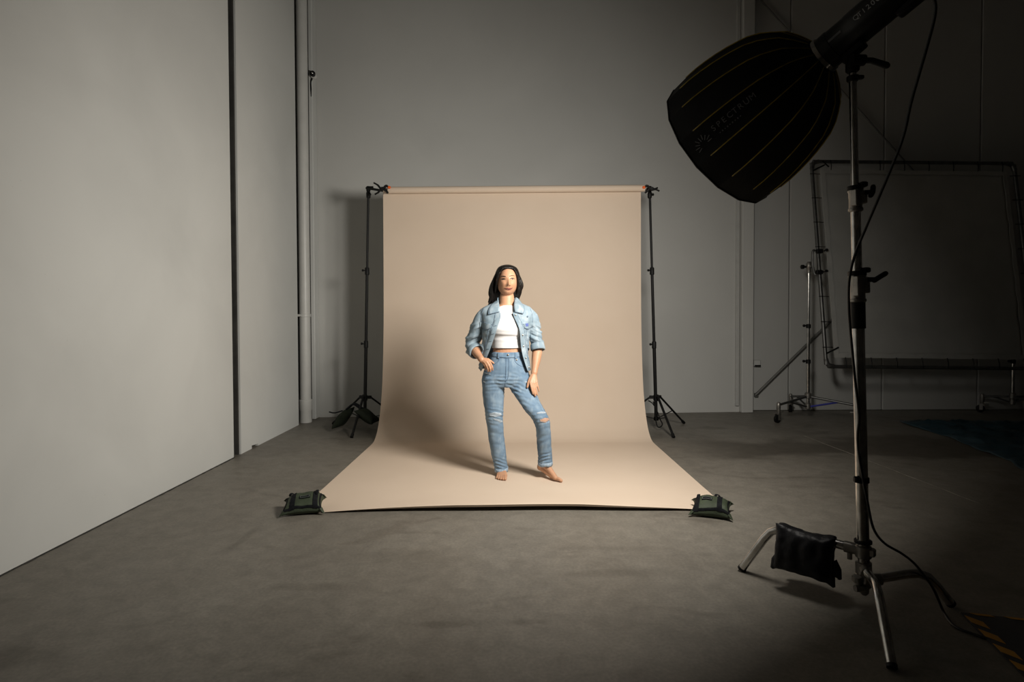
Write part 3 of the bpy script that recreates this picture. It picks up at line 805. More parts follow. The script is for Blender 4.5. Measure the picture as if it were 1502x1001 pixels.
# choose the panel that carries the lettering: the one whose middle lies nearest the printed spot
def prj(P):
    d = P - CAMLOC; w = d.dot(_F); return CX + FOC*d.dot(_R)/w, CY - FOC*d.dot(_U)/w
best = min(range(NR), key=lambda k: (Vector((*prj(panel_pt(k, .5, .55)), 0)) - Vector((1108, 163, 0))).length + (0 if (panel_pt(k, .5, .55) - (AP + ad*.55*LEN)).dot(CAMLOC - AP) > 0 else 999))
TK = best
def panel_frame(t, w):
    o = panel_pt(TK, w, t, .0012); ex = (panel_pt(TK, w, t - .05) - panel_pt(TK, w, t + .05)).normalized()
    ac = (panel_pt(TK, .9, t) - panel_pt(TK, .1, t)).normalized()
    n_ = (o - (AP + ad*t*LEN)).normalized(); ey = n_.cross(ex).normalized()
    return o, ex, ey, n_
word = 'SPECTRUM'
for i, ch in enumerate(word):
    t = .735 - i*.046
    o, ex, ey, n_ = panel_frame(t, .5)
    text_mesh(ch, .036, 'letter', m_print, panels[TK], o + ey*.006 + n_*.0035, ex, ey)
mb = MB()
for i in range(9):                       # the small second line, too fine to read: short strokes
    o, ex, ey, n_ = panel_frame(.70 - i*.022, .5)
    mb.box(o - ey*.016 + n_*.003, (.005, .004 + .003*(i % 2), .0006), ex, ey, n_)
mb.build('small_print', m_print, panels[TK], smooth=False)
mb = MB()                                # fan of rays mark
o, ex, ey, n_ = panel_frame(.845, .5)
for i in range(9):
    th = math.radians(200 - i*25)
    dd = ex*math.cos(th) + ey*math.sin(th)
    mb.box(o - ey*.012 + dd*(.030 + .004*(i % 2)) + n_*.003, (.022, .0035, .0008), dd, n_.cross(dd), n_)
mb.build('fan_mark', m_print, panels[TK], smooth=False)

# ---------------------------------------------------------------- flash head
root = thing('flash_head', 'long black studio flash head fixed behind the softbox, rising out of the frame', 'flash', tuple(AP))
bx = -ad
mb = MB(); mb.lathe(AP + bx*.005, bx, [(0, .050), (0, .074), (.05, .075), (.052, .072), (.13, .070), (.135, .072), (.50, .072), (.515, .068), (.52, .05)], 40); mb.build('body', m_flash, root, angle=35)
fx = bx; up_ = (V(0, 0, 1) - fx*fx.z).normalized(); rt = fx.cross(up_)
camd = (CAMLOC - AP); camd = (camd - fx*camd.dot(fx)).normalized()
mb = MB()
hb = AP + bx*.36
dn = -up_
mb.box(hb + dn*.080, (.16, .05, .022), fx, rt, up_, bev=.004)
mb.box(AP + bx*.44 + dn*.085, (.045, .06, .030), fx, rt, up_, bev=.004); mb.build('underside_grip', m_flash, root)
mb = MB(); MS = min(range(400), key=lambda k: abs(prj(AP + bx*k*.001 + dn*.095)[0] - 1254))*.001
P = AP + bx*MS + dn*.070
mb.box(P + dn*.010, (.10, .045, .030), fx, rt, up_, bev=.005); mb.build('mount_plate', m_blackplastic, root)
# lettering along the barrel
q = (camd*.80 + up_*.36); q = (q - fx*q.dot(fx)).normalized()
def barrel(s, off): return AP + bx*s + q*(.0722 + off)
ey_ = q.cross(fx).normalized()
for i, ch in enumerate('QT1200II'):
    text_mesh(ch, .028, 'letter', m_whiteprint, root, barrel(.168 + i*.0185, .0006) + ey_*-.008, fx, ey_)
mb = MB(); mb.box(barrel(.085, -.001), (.055, .010, .002), fx, ey_, q); mb.build('shine_mark', m_print, root, smooth=False)  # grey bar that paints a small shine on the barrel

# ---------------------------------------------------------------- main light stand
B0 = at(1267.5, 866, 2.43); T0 = at(1250.5, 104, 2.425)
def sp(y):
    lo_, hi_ = 0.0, 1.0
    for _ in range(40):
        mid = (lo_ + hi_)/2
        if prj(B0.lerp(T0, mid))[1] > y: lo_ = mid
        else: hi_ = mid
    return B0.lerp(T0, lo_)
root = thing('light_stand', 'tall chrome light stand on bent tube legs carrying the softbox and flash', 'stand', (B0.x, B0.y, 0))
sa_ = (T0 - B0).normalized()
for (y_a, y_b, r_) in ((862, 446, .0235), (446, 310, .0190), (310, 108, .0145)):
    mb = MB(); mb.tube([sp(y_a), sp(y_b)], r_, 24); mb.build('pole', m_chrome, root, angle=60)
lt = (V(-.75, -.65, 0)).normalized()
fr = V(0, -1, 0)
def collar(ytop, ybot, r, handle, name='collar'):
    a, b = sp(ybot), sp(ytop); L_ = (b - a).length
    m = MB(); m.lathe(a, sa_, [(0, r*.9), (.004, r*1.1), (.014, r*1.1), (.016, r*.98), (L_*.55, r*.95), (L_*.6, r), (L_ - .02, r), (L_ - .016, r*1.12), (L_ - .004, r*1.12), (L_, r*.85)], 24)
    c = m.build(name, m_castgrey, root)
    p = a.lerp(b, .55)
    m = MB(); m.box(p + V(-r*.55, -r*.85, 0), (.022, .03, L_*.7), (1, .4, 0), (-.4, 1, 0), sa_, bev=.004); m.box(p + V(r*.9, -.006, .005), (.03, .035, L_*.55), (1, 0, 0), (0, 1, 0), sa_, bev=.004); m.build('clamp_block', m_castgrey, c)
    m = MB(); h = p + V(r*1.0, -.02, L_*.22)
    m.tube([h, h + V(.028, -.008, .0)], .010, 10)
    m.tube(smoothpath([h + V(.024, -.008, -.004), h + V(.04, -.012, .008), h + V(.066, -.014, .024)] if handle else [h + V(.02, -.01, -.014), h + V(.026, -.012, .0), h + V(.028, -.012, .02)], 4), .0105, 10, round_ends=True)
    m.build('lever', m_blackplastic, c)
    m = MB(); m.lathe(b - sa_*.012, sa_, [(0, r*1.0), (.002, r*1.18), (.02, r*1.18), (.022, r*.9)], 24); m.box(b + V(r*1.0, -.012, .012), (.028, .03, .022), bev=.004); m.build('top_ring', m_blackplastic, c)
    return c
collar(276, 311, .0255, False)
collar(401, 444, .0295, True)
mb = MB(); mb.lathe(sp(482), sa_, [(0, .024), (0, .0280), ((sp(444) - sp(482)).length, .0280), ((sp(444) - sp(482)).length, .024)], 24); mb.build('rubber_sleeve', m_blackplastic, root)
# cable clip low on the column
P = sp(704)
mb = MB(); mb.lathe(P - sa_*.012, sa_, [(0, .0240), (.002, .0285), (.022, .0285), (.024, .0240)], 24); mb.box(P + V(-.030, -.012, .004), (.018, .02, .026), bev=.004); mb.build('cable_clip', m_blackplastic, root)
# spigot and swivel head under the flash
P = sp(120)
mb = MB(); mb.lathe(P, sa_, [(0, .018), (.006, .023), (.022, .023), (.026, .014), (.07, .014)], 18); mb.box(P + V(.02, -.014, .012), (.03, .02, .016), bev=.003); mb.build('top_collar', m_blackmetal, root)
HP = sp(92)
mb = MB(); mb.lathe(sp(104) - sa_*.006, sa_, [(0, .020), (.006, .026), (.04, .026), (.055, .022), (.06, .018)], 20); hd = mb.build('swivel_head', m_blackplastic, root)
mp = AP + bx*MS + dn*.098
mb = MB(); mb.tube([HP + V(.0, 0, .01), HP.lerp(mp, .6), mp], [.026, .028, .024], 16); mb.tube([HP.lerp(mp, .55) + V(-.022, -.02, 0), HP.lerp(mp, .55) + V(.030, -.02, 0)], .022, 14); mb.build('tilt_joint', m_blackplastic, hd)
hq = HP.lerp(mp, .55)
mb = MB(); mb.tube([hq + V(.02, -.02, 0), hq + V(.055, -.03, -.006), hq + V(.112, -.035, -.028)], [.011, .012, .0135], 12, round_ends=True); mb.build('tilt_handle', m_blackplastic, hd)

# base castings and legs
mb = MB(); a = sp(797); mb.lathe(a, sa_, [(0, .024), (.002, .034), (.012, .034), (.014, .025)], 24); mb.build('base_flange', m_blackmetal, root)
fA, fB, fC = V(1.314, 1.985, 0), V(1.105, 2.771, 0), V(1.850, 2.423, 0)
def leg(yatt, foot, zb, tb, thick, name='leg'):
    A = sp(yatt); d = V(foot.x - A.x, foot.y - A.y, 0); Ld = d.length; d.normalize()
    R0 = A + d*.045; Bn = A + d*Ld*tb; Bn.z = zb
    F_ = V(foot.x, foot.y, .012)
    pts = [R0, R0.lerp(Bn, .5), Bn + (R0 - Bn).normalized()*.075, Bn + (R0 - Bn).normalized()*.03 + (F_ - Bn).normalized()*.006, Bn + (F_ - Bn).normalized()*.03 + (R0 - Bn).normalized()*.006, Bn + (F_ - Bn).normalized()*.075, Bn.lerp(F_, .6), F_]
    m = MB(); m.tube(pts, thick, 18); o = m.build('leg', m_chrome, root, angle=60)
    m = MB(); e = (F_ - Bn).normalized(); m.tube([F_ - e*.008, F_ + e*.004], thick + .001, 16); m.build('leg_cap', m_blackplastic, o)
    m = MB(); m.lathe(A - sa_*.030, sa_, [(0, .026), (.004, .031), (.050, .031), (.054, .026)], 20)
    m.tube([A, A + d*.070], thick + .005, 14)
    kd = d.cross(V(0, 0, 1))
    m.box(A - d*.032, (.026, .034, .034), d, kd, bev=.005)
    m.tube([A + d*.05 - kd*.0 + V(0, 0, -.012), A + d*.05 + V(0, 0, -.05)], .010, 10)
    m.build('leg_socket', m_castgrey, root)
    return R0, Bn, F_
legB = leg(808, fB, .250, .72, .0190)
legA = leg(832, fA, .195, .52, .0170)
legC = leg(850, fC, .150, .70, .0185)
mb = MB(); a = sp(868); mb.lathe(a - sa_*.02, sa_, [(0, .010), (.01, .018), (.10, .026), (.12, .026)], 18)
mb.tube([a + V(-.035, -.03, .03), a + V(-.05, -.04, .075)], .012, 10); mb.tube([a + V(-.062, -.04, .026), a + V(-.02, -.04, .026)], .014, 10); mb.build('base_casting', m_castgrey, root)

# ---------------------------------------------------------------- black saddle bag over the left leg
lr0, lbn, _ = legB
ld = (lbn - lr0); ld.z = 0; ld.normalize(); nd = V(-.707, -.707, 0)
if nd.dot(CAMLOC - lr0) < 0: nd = -nd
nd = (nd - ld*nd.dot(ld)).normalized()
def onleg(px):
    b_ = min((abs(prj(lr0.lerp(lbn, k/200))[0] - px), k) for k in range(201))[1]; return lr0.lerp(lbn, b_/200)
PL, PR_ = onleg(1142), onleg(1226)
wbag = (PL - PR_).length; mid = (PL + PR_)/2
root = thing('saddle_bag', 'black nylon saddle bag slung over the raised leg of the light stand', 'sandbag', (mid.x, mid.y, 0))
m = MB(); sdn = (V(0, 0, -1) + nd*.16).normalized()
ax_l = (PL - PR_).normalized()
tb_ = MB(); nn = 20; rings = []
for i in range(nn + 1):                                     # the panel that passes over the tube
    u = i/nn; C_ = PR_.lerp(PL, u)
    sag = .004*math.sin(u*9 + .6) - .008*math.sin(u*math.pi)
    ring = []
    for k in range(13):
        th = math.pi*k/12
        ring.append(C_ + nd*math.cos(th)*.040 + V(0, 0, 1)*(math.sin(th)*(.044 + sag) - .015))
    for k in range(12, -1, -1):
        th = math.pi*k/12
        ring.append(C_ + nd*math.cos(th)*.026 + V(0, 0, 1)*(math.sin(th)*.027 - .015))
    rings.append(ring)
tb_.loft(rings)
pf = mid + nd*.036 + sdn*.072 + V(0, 0, .006)
pillow(tb_, pf, ax_l, -sdn, nd, wbag*1.08, .205, .080, .09, 0, 18, .005, 3.3)
pillow(tb_, mid - nd*.045 + V(0, 0, -.085), ax_l, V(0, 0, 1), -nd, wbag*1.02, .180, .065, .13, 0, 14, .005, 8.3)
me_b = remeshed(tb_, .006, 3)
wrinkle(me_b, lambda co, n: .005*noise.noise(Vector((co.dot(ax_l)*22, co.z*9, 2))) + .0025*noise.noise(co*30))
shift(me_b, root.location); link_mesh(me_b, 'pouch', m_blackbag, root, 180)
for s_, fr_ in ((1, 1), (-1, 1), (-1, -1)):
    C_ = pf + ax_l*s_*wbag*.5 + sdn*.082 if fr_ > 0 else mid - nd*.05 + ax_l*s_*wbag*.5 + V(0, 0, -.150)
    m = MB(); m.tube([C_ - ax_l*s_*.035 - sdn*.035, C_ - ax_l*s_*.008 - sdn*.006, C_ + ax_l*s_*.010 + sdn*.022], [.036, .026, .006], 8, flat=.45, upv=nd); m.build('corner_tab', m_blackbag, root, angle=60)
m = MB(); m.tube([pf + ax_l*wbag*.47 - sdn*.03 + nd*.01, pf + ax_l*wbag*.47 - sdn*.024 + nd*.014], .004, 8); m.build('eyelet', m_chrome, root)

# ---------------------------------------------------------------- flash cable
root = thing('power_cable', 'black cable hanging from the flash head down the light stand to the striped mat', 'cable', (B0.x, B0.y, 0))
cp = [at(1345, -28, 2.02), at(1366, -8, 2.02), at(1372, 18, 2.04), at(1358, 75, 2.08), at(1337, 148, 2.14), at(1325, 200, 2.19), at(1305, 252, 2.25), at(1272, 330, 2.34), at(1254, 374, 2.388), at(1246, 410, 2.392), at(1245, 445, 2.392), at(1247, 480, 2.392), at(1254, 555, 2.392), at(1260, 610, 2.392), at(1258, 640, 2.392), at(1260, 668, 2.392), at(1266, 704, 2.392), at(1272, 735, 2.395), at(1281, 775, 2.395), at(1297, 797, 2.4), at(1322, 812, 2.41), at(1340, 826, 2.41), at(1356, 845, 2.39), at(1370, 866, 2.38), fl(1384, 898, .008), fl(1396, 916, .008), fl(1412, 925, .007), fl(1428, 930.5, .006), fl(1441, 935.5, .0055), fl(1447, 937.5, .0045)]
mb = MB(); mb.tube(smoothpath(cp, 6), .0052, 8); mb.build('cable', m_cable, root, angle=80)
# ---------------------------------------------------------------- the woman
PY0 = 4.45
def pp(x, y, dy=0.0): return at(x, y, PY0 + dy)
def ring(xl, xr, y, ry, dy=0.0, n=28, e=2.3, front=1.0, rz=0.0):
    """horizontal outline between two pixel columns; ry half depth; e superellipse power"""
    c = pp((xl + xr)/2, y, dy); rx = (pp(xr, y, dy) - pp(xl, y, dy)).length/2
    out = []
    for k in range(n):
        th = 2*math.pi*k/n
        s, co = math.sin(th), math.cos(th)
        x = rx*math.copysign(abs(s)**(2/e), s); yv = ry*math.copysign(abs(co)**(2/e), co)
        if yv > 0: yv *= front
        out.append(c + V(x, -yv, rz*x))
    return out
def densify(rows, key=2, step=3.0):
    """rows of numbers, sorted along y: smooth interpolation"""
    R_ = np.array(rows, float); ys = R_[:, key]
    n_ = max(2, int(abs(ys[-1] - ys[0])/step)); yq = np.linspace(ys[0], ys[-1], n_ + 1)
    s = 1 if ys[-1] > ys[0] else -1
    m_ = np.gradient(R_, ys, axis=0)
    out = []
    for y in yq:
        i = min(max(int(np.searchsorted(s*ys, s*y, side='right')) - 1, 0), len(ys) - 2)
        h = ys[i+1] - ys[i]; t = (y - ys[i])/h
        v = R_[i]*(2*t**3 - 3*t*t + 1) + R_[i+1]*(3*t*t - 2*t**3) + h*(m_[i]*(t**3 - 2*t*t + t) + m_[i+1]*(t**3 - t*t))
        v[key] = y; out.append(v)
    return out
def body_loft(m, rows, n=28, e=2.3, step=3.0, front=1.0):
    m.loft([ring(r[0], r[1], r[2], r[3], r[4], n, e, front) for r in densify(rows, 2, step)])
def caps(m, pts, rs, n=12, flat=1.0, upv=None):
    m.tube(pts, list(rs), n, True, True, flat, upv)
def hit(bvh, x, y, off=.003, dy=0.0):
    o = pp(x, y, dy); s = Vector((o.x, PY0 - 1.2, o.z))
    loc, nrm, idx, dist = bvh.ray_cast(s, Vector((0, 1, 0)))
    if loc is None:
        loc, nrm, idx, dist = bvh.find_nearest(Vector((o.x, PY0 - .1, o.z)))
    if nrm.y > 0: nrm = -nrm
    return loc + Vector((0, -1, 0))*off*.7 + nrm*off*.3
def patch(bvh, top, bot, name, m, parent, off=.003, n=10, k=4, th=.003):
    """sheet laid on a surface between two pixel polylines"""
    def along(pl, t):
        P = np.array(pl, float); d = np.r_[0, np.cumsum(np.hypot(*np.diff(P, axis=0).T))]
        return np.array([np.interp(t*d[-1], d, P[:, 0]), np.interp(t*d[-1], d, P[:, 1])])
    rows = []
    for i in range(k + 1):
        row = []
        for j in range(n + 1):
            a, b = along(top, j/n), along(bot, j/n); q = a + (b - a)*i/k
            row.append(hit(bvh, q[0], q[1], off))
        rows.append(row)
    back = [[p + V(0, th, 0) for p in row] for row in rows]
    mb = MB(); N1 = n + 1; K1 = k + 1
    vs = [p for r in rows for p in r] + [p for r in back for p in r]; o = N1*K1; fs = []
    for i in range(k):
        for j in range(n):
            a, b, c, d = i*N1 + j, i*N1 + j + 1, (i+1)*N1 + j + 1, (i+1)*N1 + j
            fs += [(a, b, c, d), (o + a, o + d, o + c, o + b)]
    for j in range(n):
        fs += [(j, o + j, o + j + 1, j + 1), (k*N1 + j, k*N1 + j + 1, o + k*N1 + j + 1, o + k*N1 + j)]
    for i in range(k):
        fs += [(i*N1, (i+1)*N1, o + (i+1)*N1, o + i*N1), (i*N1 + n, o + i*N1 + n, o + (i+1)*N1 + n, (i+1)*N1 + n)]
    mb.add(vs, fs)
    return mb.build(name, m, parent, angle=70)
def seam(bvh, pts, name, m, parent, r=.0022, off=.001, nper=5):
    P = [hit(bvh, x, y, off) for x, y in [(q.x, q.y) for q in smoothpath([V(a, b, 0) for a, b in pts], nper)]]
    mb = MB(); mb.tube(P, r, 6, round_ends=True); return mb.build(name, m, parent, angle=80)

def skin_material():
    m = mat('skin', (.50, .265, .155), .48, col2=(.555, .305, .185), scale=9, bump=.04, bscale=160, spec=.4)
    b = m.node_tree.nodes['Principled BSDF']
    b.inputs['Subsurface Weight'].default_value = .12
    b.inputs['Subsurface Radius'].default_value = (.012, .005, .003)
    return m
m_skin = skin_material()
m_hair = mat('black_hair', (.006, .0045, .004), .38, col2=(.012, .009, .007), scale=6, stretch=(9, 9, 1.2), bump=.45, bscale=30, spec=.3)
def denim(name, c, c2, c3):
    m = mat(name, c, .85, col2=c2, scale=9, detail=7, lo=.36, hi=.66, bump=.12, bscale=420, spec=.2)
    nt = m.node_tree; b = nt.nodes['Principled BSDF']
    src = b.inputs['Base Color'].links[0].from_socket
    tc = nt.nodes.new('ShaderNodeTexCoord')
    z = nt.nodes.new('ShaderNodeTexNoise'); z.inputs['Scale'].default_value = 28; z.inputs['Detail'].default_value = 6
    mp = nt.nodes.new('ShaderNodeMapping'); mp.inputs['Scale'].default_value = (1, 1, .45)
    nt.links.new(tc.outputs['Object'], mp.inputs[0]); nt.links.new(mp.outputs[0], z.inputs['Vector'])
    r = nt.nodes.new('ShaderNodeValToRGB'); r.color_ramp.elements[0].position = .5; r.color_ramp.elements[1].position = .78
    r.color_ramp.elements[0].color = (0, 0, 0, 1); r.color_ramp.elements[1].color = (1, 1, 1, 1)
    nt.links.new(z.outputs[0], r.inputs[0])
    x = nt.nodes.new('ShaderNodeMixRGB'); nt.links.new(r.outputs[0], x.inputs[0]); nt.links.new(src, x.inputs[1]); x.inputs[2].default_value = (*c3, 1)
    nt.links.new(x.outputs[0], b.inputs['Base Color'])
    return m
m_jacket = denim('pale_denim', (.195, .265, .32), (.30, .38, .435), (.43, .49, .53))
m_jeans = denim('blue_denim', (.135, .21, .30), (.20, .285, .375), (.29, .375, .455))
m_hem = mat('faded_denim_edge', (.36, .45, .53), .9, col2=(.22, .31, .41), scale=60, bump=.4, bscale=120)
m_seam = mat('denim_seam', (.13, .185, .25), .85, col2=(.17, .23, .30), scale=50)
m_seam2 = mat('jean_seam', (.085, .14, .22), .85, col2=(.12, .18, .26), scale=50)
m_white = mat('white_rib_knit', (.80, .79, .79), .8, col2=(.77, .765, .77), scale=20, bump=.12, bscale=300, sheen=.1)
m_fray = mat('frayed_white_thread', (.55, .60, .64), .9, col2=(.38, .45, .52), scale=90, stretch=(1, 1, 6), bump=.3, bscale=200)
m_metal = mat('copper_button', (.42, .30, .20), .35, .9, col2=(.36, .25, .16), scale=60)
m_lip = mat('lip', (.36, .095, .075), .4, col2=(.40, .115, .09), scale=60)
m_eyew = mat('eye_white', (.40, .35, .31), .3, col2=(.37, .33, .29), scale=40)
m_iris = mat('dark_iris', (.02, .012, .008), .2, col2=(.03, .018, .012), scale=90)
m_brow = mat('brow_hair', (.045, .026, .017), .7, col2=(.06, .035, .022), scale=120)
m_tag = mat('blue_tag', (.10, .14, .38), .7, col2=(.12, .16, .42), scale=60)

Wm = thing('person', 'woman in open denim jacket, white cropped top and ripped jeans standing barefoot on the paper', 'person', (pp(744, 700).x, PY0, 0))

# ---- body: head, neck, trunk, arms, hands, legs, feet as one surface
body = MB()
HC = pp(744.2, 412.4, -.01)                     # centre of the head
YAW = math.radians(7)
def head_xf(p):
    x, y, z = p
    c, s = math.cos(YAW), math.sin(YAW)
    X, Y_ = x*c - y*s, x*s + y*c                 # y<0 is the front
    t = math.radians(-2.5)
    X, Z_ = X*math.cos(t) - z*math.sin(t), X*math.sin(t) + z*math.cos(t)
    return HC + V(X, Y_, Z_)
def bumpf(x, z, cx, cz, rx, rz):
    return math.exp(-((x - cx)/rx)**2 - ((z - cz)/rz)**2)
rings = []
NZ, NA = 40, 48
for i in range(NZ + 1):
    ph = -math.pi/2 + math.pi*(i + .0)/NZ
    z = math.sin(ph)*.1135; cr = max(.02, math.cos(ph))
    row = []
    for k in range(NA):
        th = 2*math.pi*k/NA
        x = math.sin(th)*cr*.0715; y = -math.cos(th)*cr*.094
        t = max(0.0, -z/.113)
        if z < 0:
            x *= 1 + .25*t**1.2*(1 - t**6)
            if y > 0: y *= 1 - .62*t**1.1         # jaw has no back
            else: y *= 1 - .10*t**2
        else:
            x *= 1 - .03*(z/.113)
        if y < 0:
            f = min(1, -y/.06)
            d = 0.0
            d += .0215*f*bumpf(x, z, 0, -.030, .0105, .0125) + .013*f*bumpf(x, z, 0, -.010, .0085, .020)      # nose
            d += .0070*f*(bumpf(x, z, .013, -.036, .0075, .008) + bumpf(x, z, -.013, -.036, .0075, .008))       # nostril wings
            d -= .0085*f*(bumpf(x, z, .031, .004, .015, .011) + bumpf(x, z, -.031, .004, .015, .011))           # eye sockets
            d += .0040*f*(bumpf(x, z, .030, .004, .012, .006) + bumpf(x, z, -.030, .004, .012, .006))           # lids
            d += .0035*f*(bumpf(x, z, .028, .025, .02, .008) + bumpf(x, z, -.028, .025, .02, .008))             # brow
            d += .0065*f*(bumpf(x, z, .040, -.028, .018, .02) + bumpf(x, z, -.040, -.028, .018, .02))           # cheeks
            d += .0065*f*bumpf(x, z, 0, -.058, .022, .008) - .003*f*bumpf(x, z, 0, -.073, .02, .006)
            d += .007*f*bumpf(x, z, 0, -.094, .024, .014)                                                        # chin
            y -= d
        row.append(head_xf((x, y, z)))
    rings.append(row)
body.loft(rings)
for s in (-1, 1):                                # ears
    body.tube([head_xf((s*.070, .002, -.028)), head_xf((s*.074, .006, -.01)), head_xf((s*.077, .010, .012)), head_xf((s*.073, .008, .022))], [.007, .010, .012, .007], 10, True, True, .5)
neck = [(732.5, 754.5, 426, .050, .030), (732.6, 754.2, 434, .053, .025), (732.6, 754.2, 441, .054, .02), (731.8, 754.8, 446, .057, .02), (729, 758, 450, .062, .02)]
body_loft(body, neck, 24, 2.0, 2.0)
trunk = [(729, 758, 448, .060, .02), (722, 766, 452, .068, .02), (719, 768, 457, .074, .02), (714, 773, 464, .082, .015), (713, 774, 474, .098, .0), (716, 771, 484, .100, -.005), (719, 768, 495, .092, .0), (722.5, 764.5, 505, .086, .0), (723.5, 764.5, 512, .086, .0), (721.5, 767, 520, .090, .0), (715, 770, 532, .098, .0), (710, 774, 545, .102, .0), (709, 776, 556, .10, .0), (712, 773, 564, .085, 0)]
body_loft(body, trunk, 28, 2.2, 3.0)
# legs inside the jeans
body_loft(body, [(712, 739, 552, .080, 0), (712, 737, 580, .072, 0), (715, 735, 606, .052, .0), (718, 737, 630, .05, .02), (723, 740, 660, .042, .04), (728, 742.5, 680, .034, .045), (729, 743, 690, .034, .045), (729, 743, 695, .036, .04)], 20, 2.0)
body_loft(body, [(744, 775, 552, .080, 0), (757, 785, 580, .072, -.05), (777, 800, 606, .052, -.11), (786, 803, 622, .05, -.11), (791, 806, 645, .046, -.09), (793, 806, 668, .036, -.06), (792.5, 805, 682, .032, -.05)], 20, 2.0)
# arms
def arm(S, E, W, rs):
    caps(body, smoothpath([pp(*S), pp(*((np.array(S) + np.array(E))/2)), pp(*E)], 4), list(np.linspace(rs[0], rs[1], 9)), 14)
    A, B = pp(*E), pp(*W)
    caps(body, [A, A.lerp(B, .25), A.lerp(B, .55), A.lerp(B, .85), B], [rs[1], rs[1]*1.06, rs[1]*.93, rs[2], rs[2]*.98], 14)
arm((716, 468, .012), (693, 508, .06), (706, 527.5, -.105), (.042, .037, .0255))
arm((772, 468, .012), (789, 509, .03), (783.5, 548, -.07), (.042, .037, .0255))
def hand(W, fingers, thumb, dyw):
    wr = pp(*W)
    for kn, pts, r in fingers:
        K = pp(*kn)
        caps(body, [wr.lerp(K, .05), wr.lerp(K, .5), K], [.0155, .0130, r + .0022], 10)
        caps(body, [K] + [pp(*q) for q in pts], [r + .0008, r + .0002, r - .0006, r - .0016][:len(pts) + 1], 10)
    t0, t1, t2, r = thumb
    caps(body, [wr.lerp(pp(*t0), .25), pp(*t0), pp(*t1), pp(*t2)], [.014, .0125, r + .001, r - .001], 10)
# her right hand: thumb hooked in the pocket, fingers lying on the hip
hand((705.5, 527, -.105), [((717.0, 530.2, -.126), [(720.2, 534.6, -.136), (722.2, 539.2, -.134), (722.6, 543.2, -.122)], .0080),
                          ((714.2, 531.6, -.130), [(717.2, 536.5, -.141), (719.0, 541, -.138), (719.4, 545.2, -.124)], .0082),
                          ((711.4, 532.4, -.127), [(714.0, 537.2, -.137), (715.6, 541.6, -.133), (715.9, 545.4, -.119)], .0078),
                          ((708.8, 532.6, -.117), [(711.0, 536.8, -.126), (712.4, 540.4, -.123), (712.7, 543.4, -.111)], .0070)],
     ((716, 528.0, -.112), (720.5, 530.5, -.105), (724.5, 533.5, -.085), .0080), 0)
# her left hand: hanging flat along the thigh
hand((783.4, 547, -.070), [((778.0, 562.0, -.122), [(779.4, 568.5, -.131), (780.8, 574, -.133), (781.9, 578.2, -.131)], .0078),
                          ((781.2, 563.0, -.120), [(782.7, 570.2, -.129), (784.1, 576.6, -.132), (785.1, 581.2, -.131)], .0080),
                          ((784.4, 562.6, -.114), [(785.9, 569.4, -.122), (787.2, 575.4, -.125), (788.0, 579.8, -.124)], .0077),
                          ((787.2, 561.2, -.104), [(788.6, 566.5, -.110), (789.8, 571, -.112), (790.6, 574.6, -.111)], .0068)],
     ((777.4, 556.0, -.095), (774.8, 562.2, -.112), (773.6, 568.3, -.122), .0085), 0)
# feet
def foot(ankle, heel, roots, tips, rs, rad, drop=.0):
    A, H_ = Vector(ankle), Vector(heel)
    caps(body, [A + V(0, 0, .03), A, A.lerp(H_, .55), H_], [.033, .034, .034, .028], 14)
    for i in range(5):
        R1, T1 = Vector(roots[i]), Vector(tips[i])
        caps(body, [A.lerp(R1, .10) - V(0, 0, .006), A.lerp(R1, .55) - V(0, 0, drop), R1], [.027, .0195 + .002*(i == 0), rad[i] + .006], 12)
        caps(body, [H_, H_.lerp(R1, .5) , R1], [.026, .017, rad[i] + .004], 10)
        mid = R1.lerp(T1, .55) + V(0, 0, .005)
        caps(body, [R1, mid, T1], [rad[i] + .002, rad[i] + .0005, rad[i]], 10)
# her right foot stands flat, seen from the front; big toe on the right
zx = [740.6, 737.6, 735.2, 732.7, 730.2]
def G(x, Y, z): 
    P = at(x, 600, Y); return V(P.x, Y, z + .0035)
foot(G(736.3, 4.495, .072), G(735.8, 4.535, .030), [G(740.6, 4.375, .020), G(738.0, 4.372, .020), G(735.2, 4.376, .019), G(732.6, 4.384, .018), G(730.2, 4.396, .016)],
     [G(740.9, 4.318, .0125), G(737.6, 4.318, .0105), G(734.2, 4.326, .0100), G(731.0, 4.338, .0095), G(728.2, 4.356, .0090)], None, [.0115, .0085, .008, .0078, .0075], .012)
# her left foot: heel lifted, toes pressed to the floor, pointing right and forward
fa, fb = G(798.0, 4.405, .118), G(792.5, 4.435, .072)
foot(fa, fb, [G(815.0, 4.292, .024), G(813.6, 4.306, .023), G(812.0, 4.320, .022), G(810.2, 4.333, .020), G(808.5, 4.346, .018)],
     [G(823.0, 4.262, .0140), G(820.6, 4.282, .0110), G(818.4, 4.298, .0105), G(816.0, 4.312, .0100), G(813.6, 4.328, .0095)], None, [.0125, .0085, .008, .0078, .0072])
me_body = remeshed(body, .0034, 2, .45)
bv_body = bvh_of(me_body)
shift(me_body, Wm.location)
link_mesh(me_body, 'body', m_skin, Wm, 180)

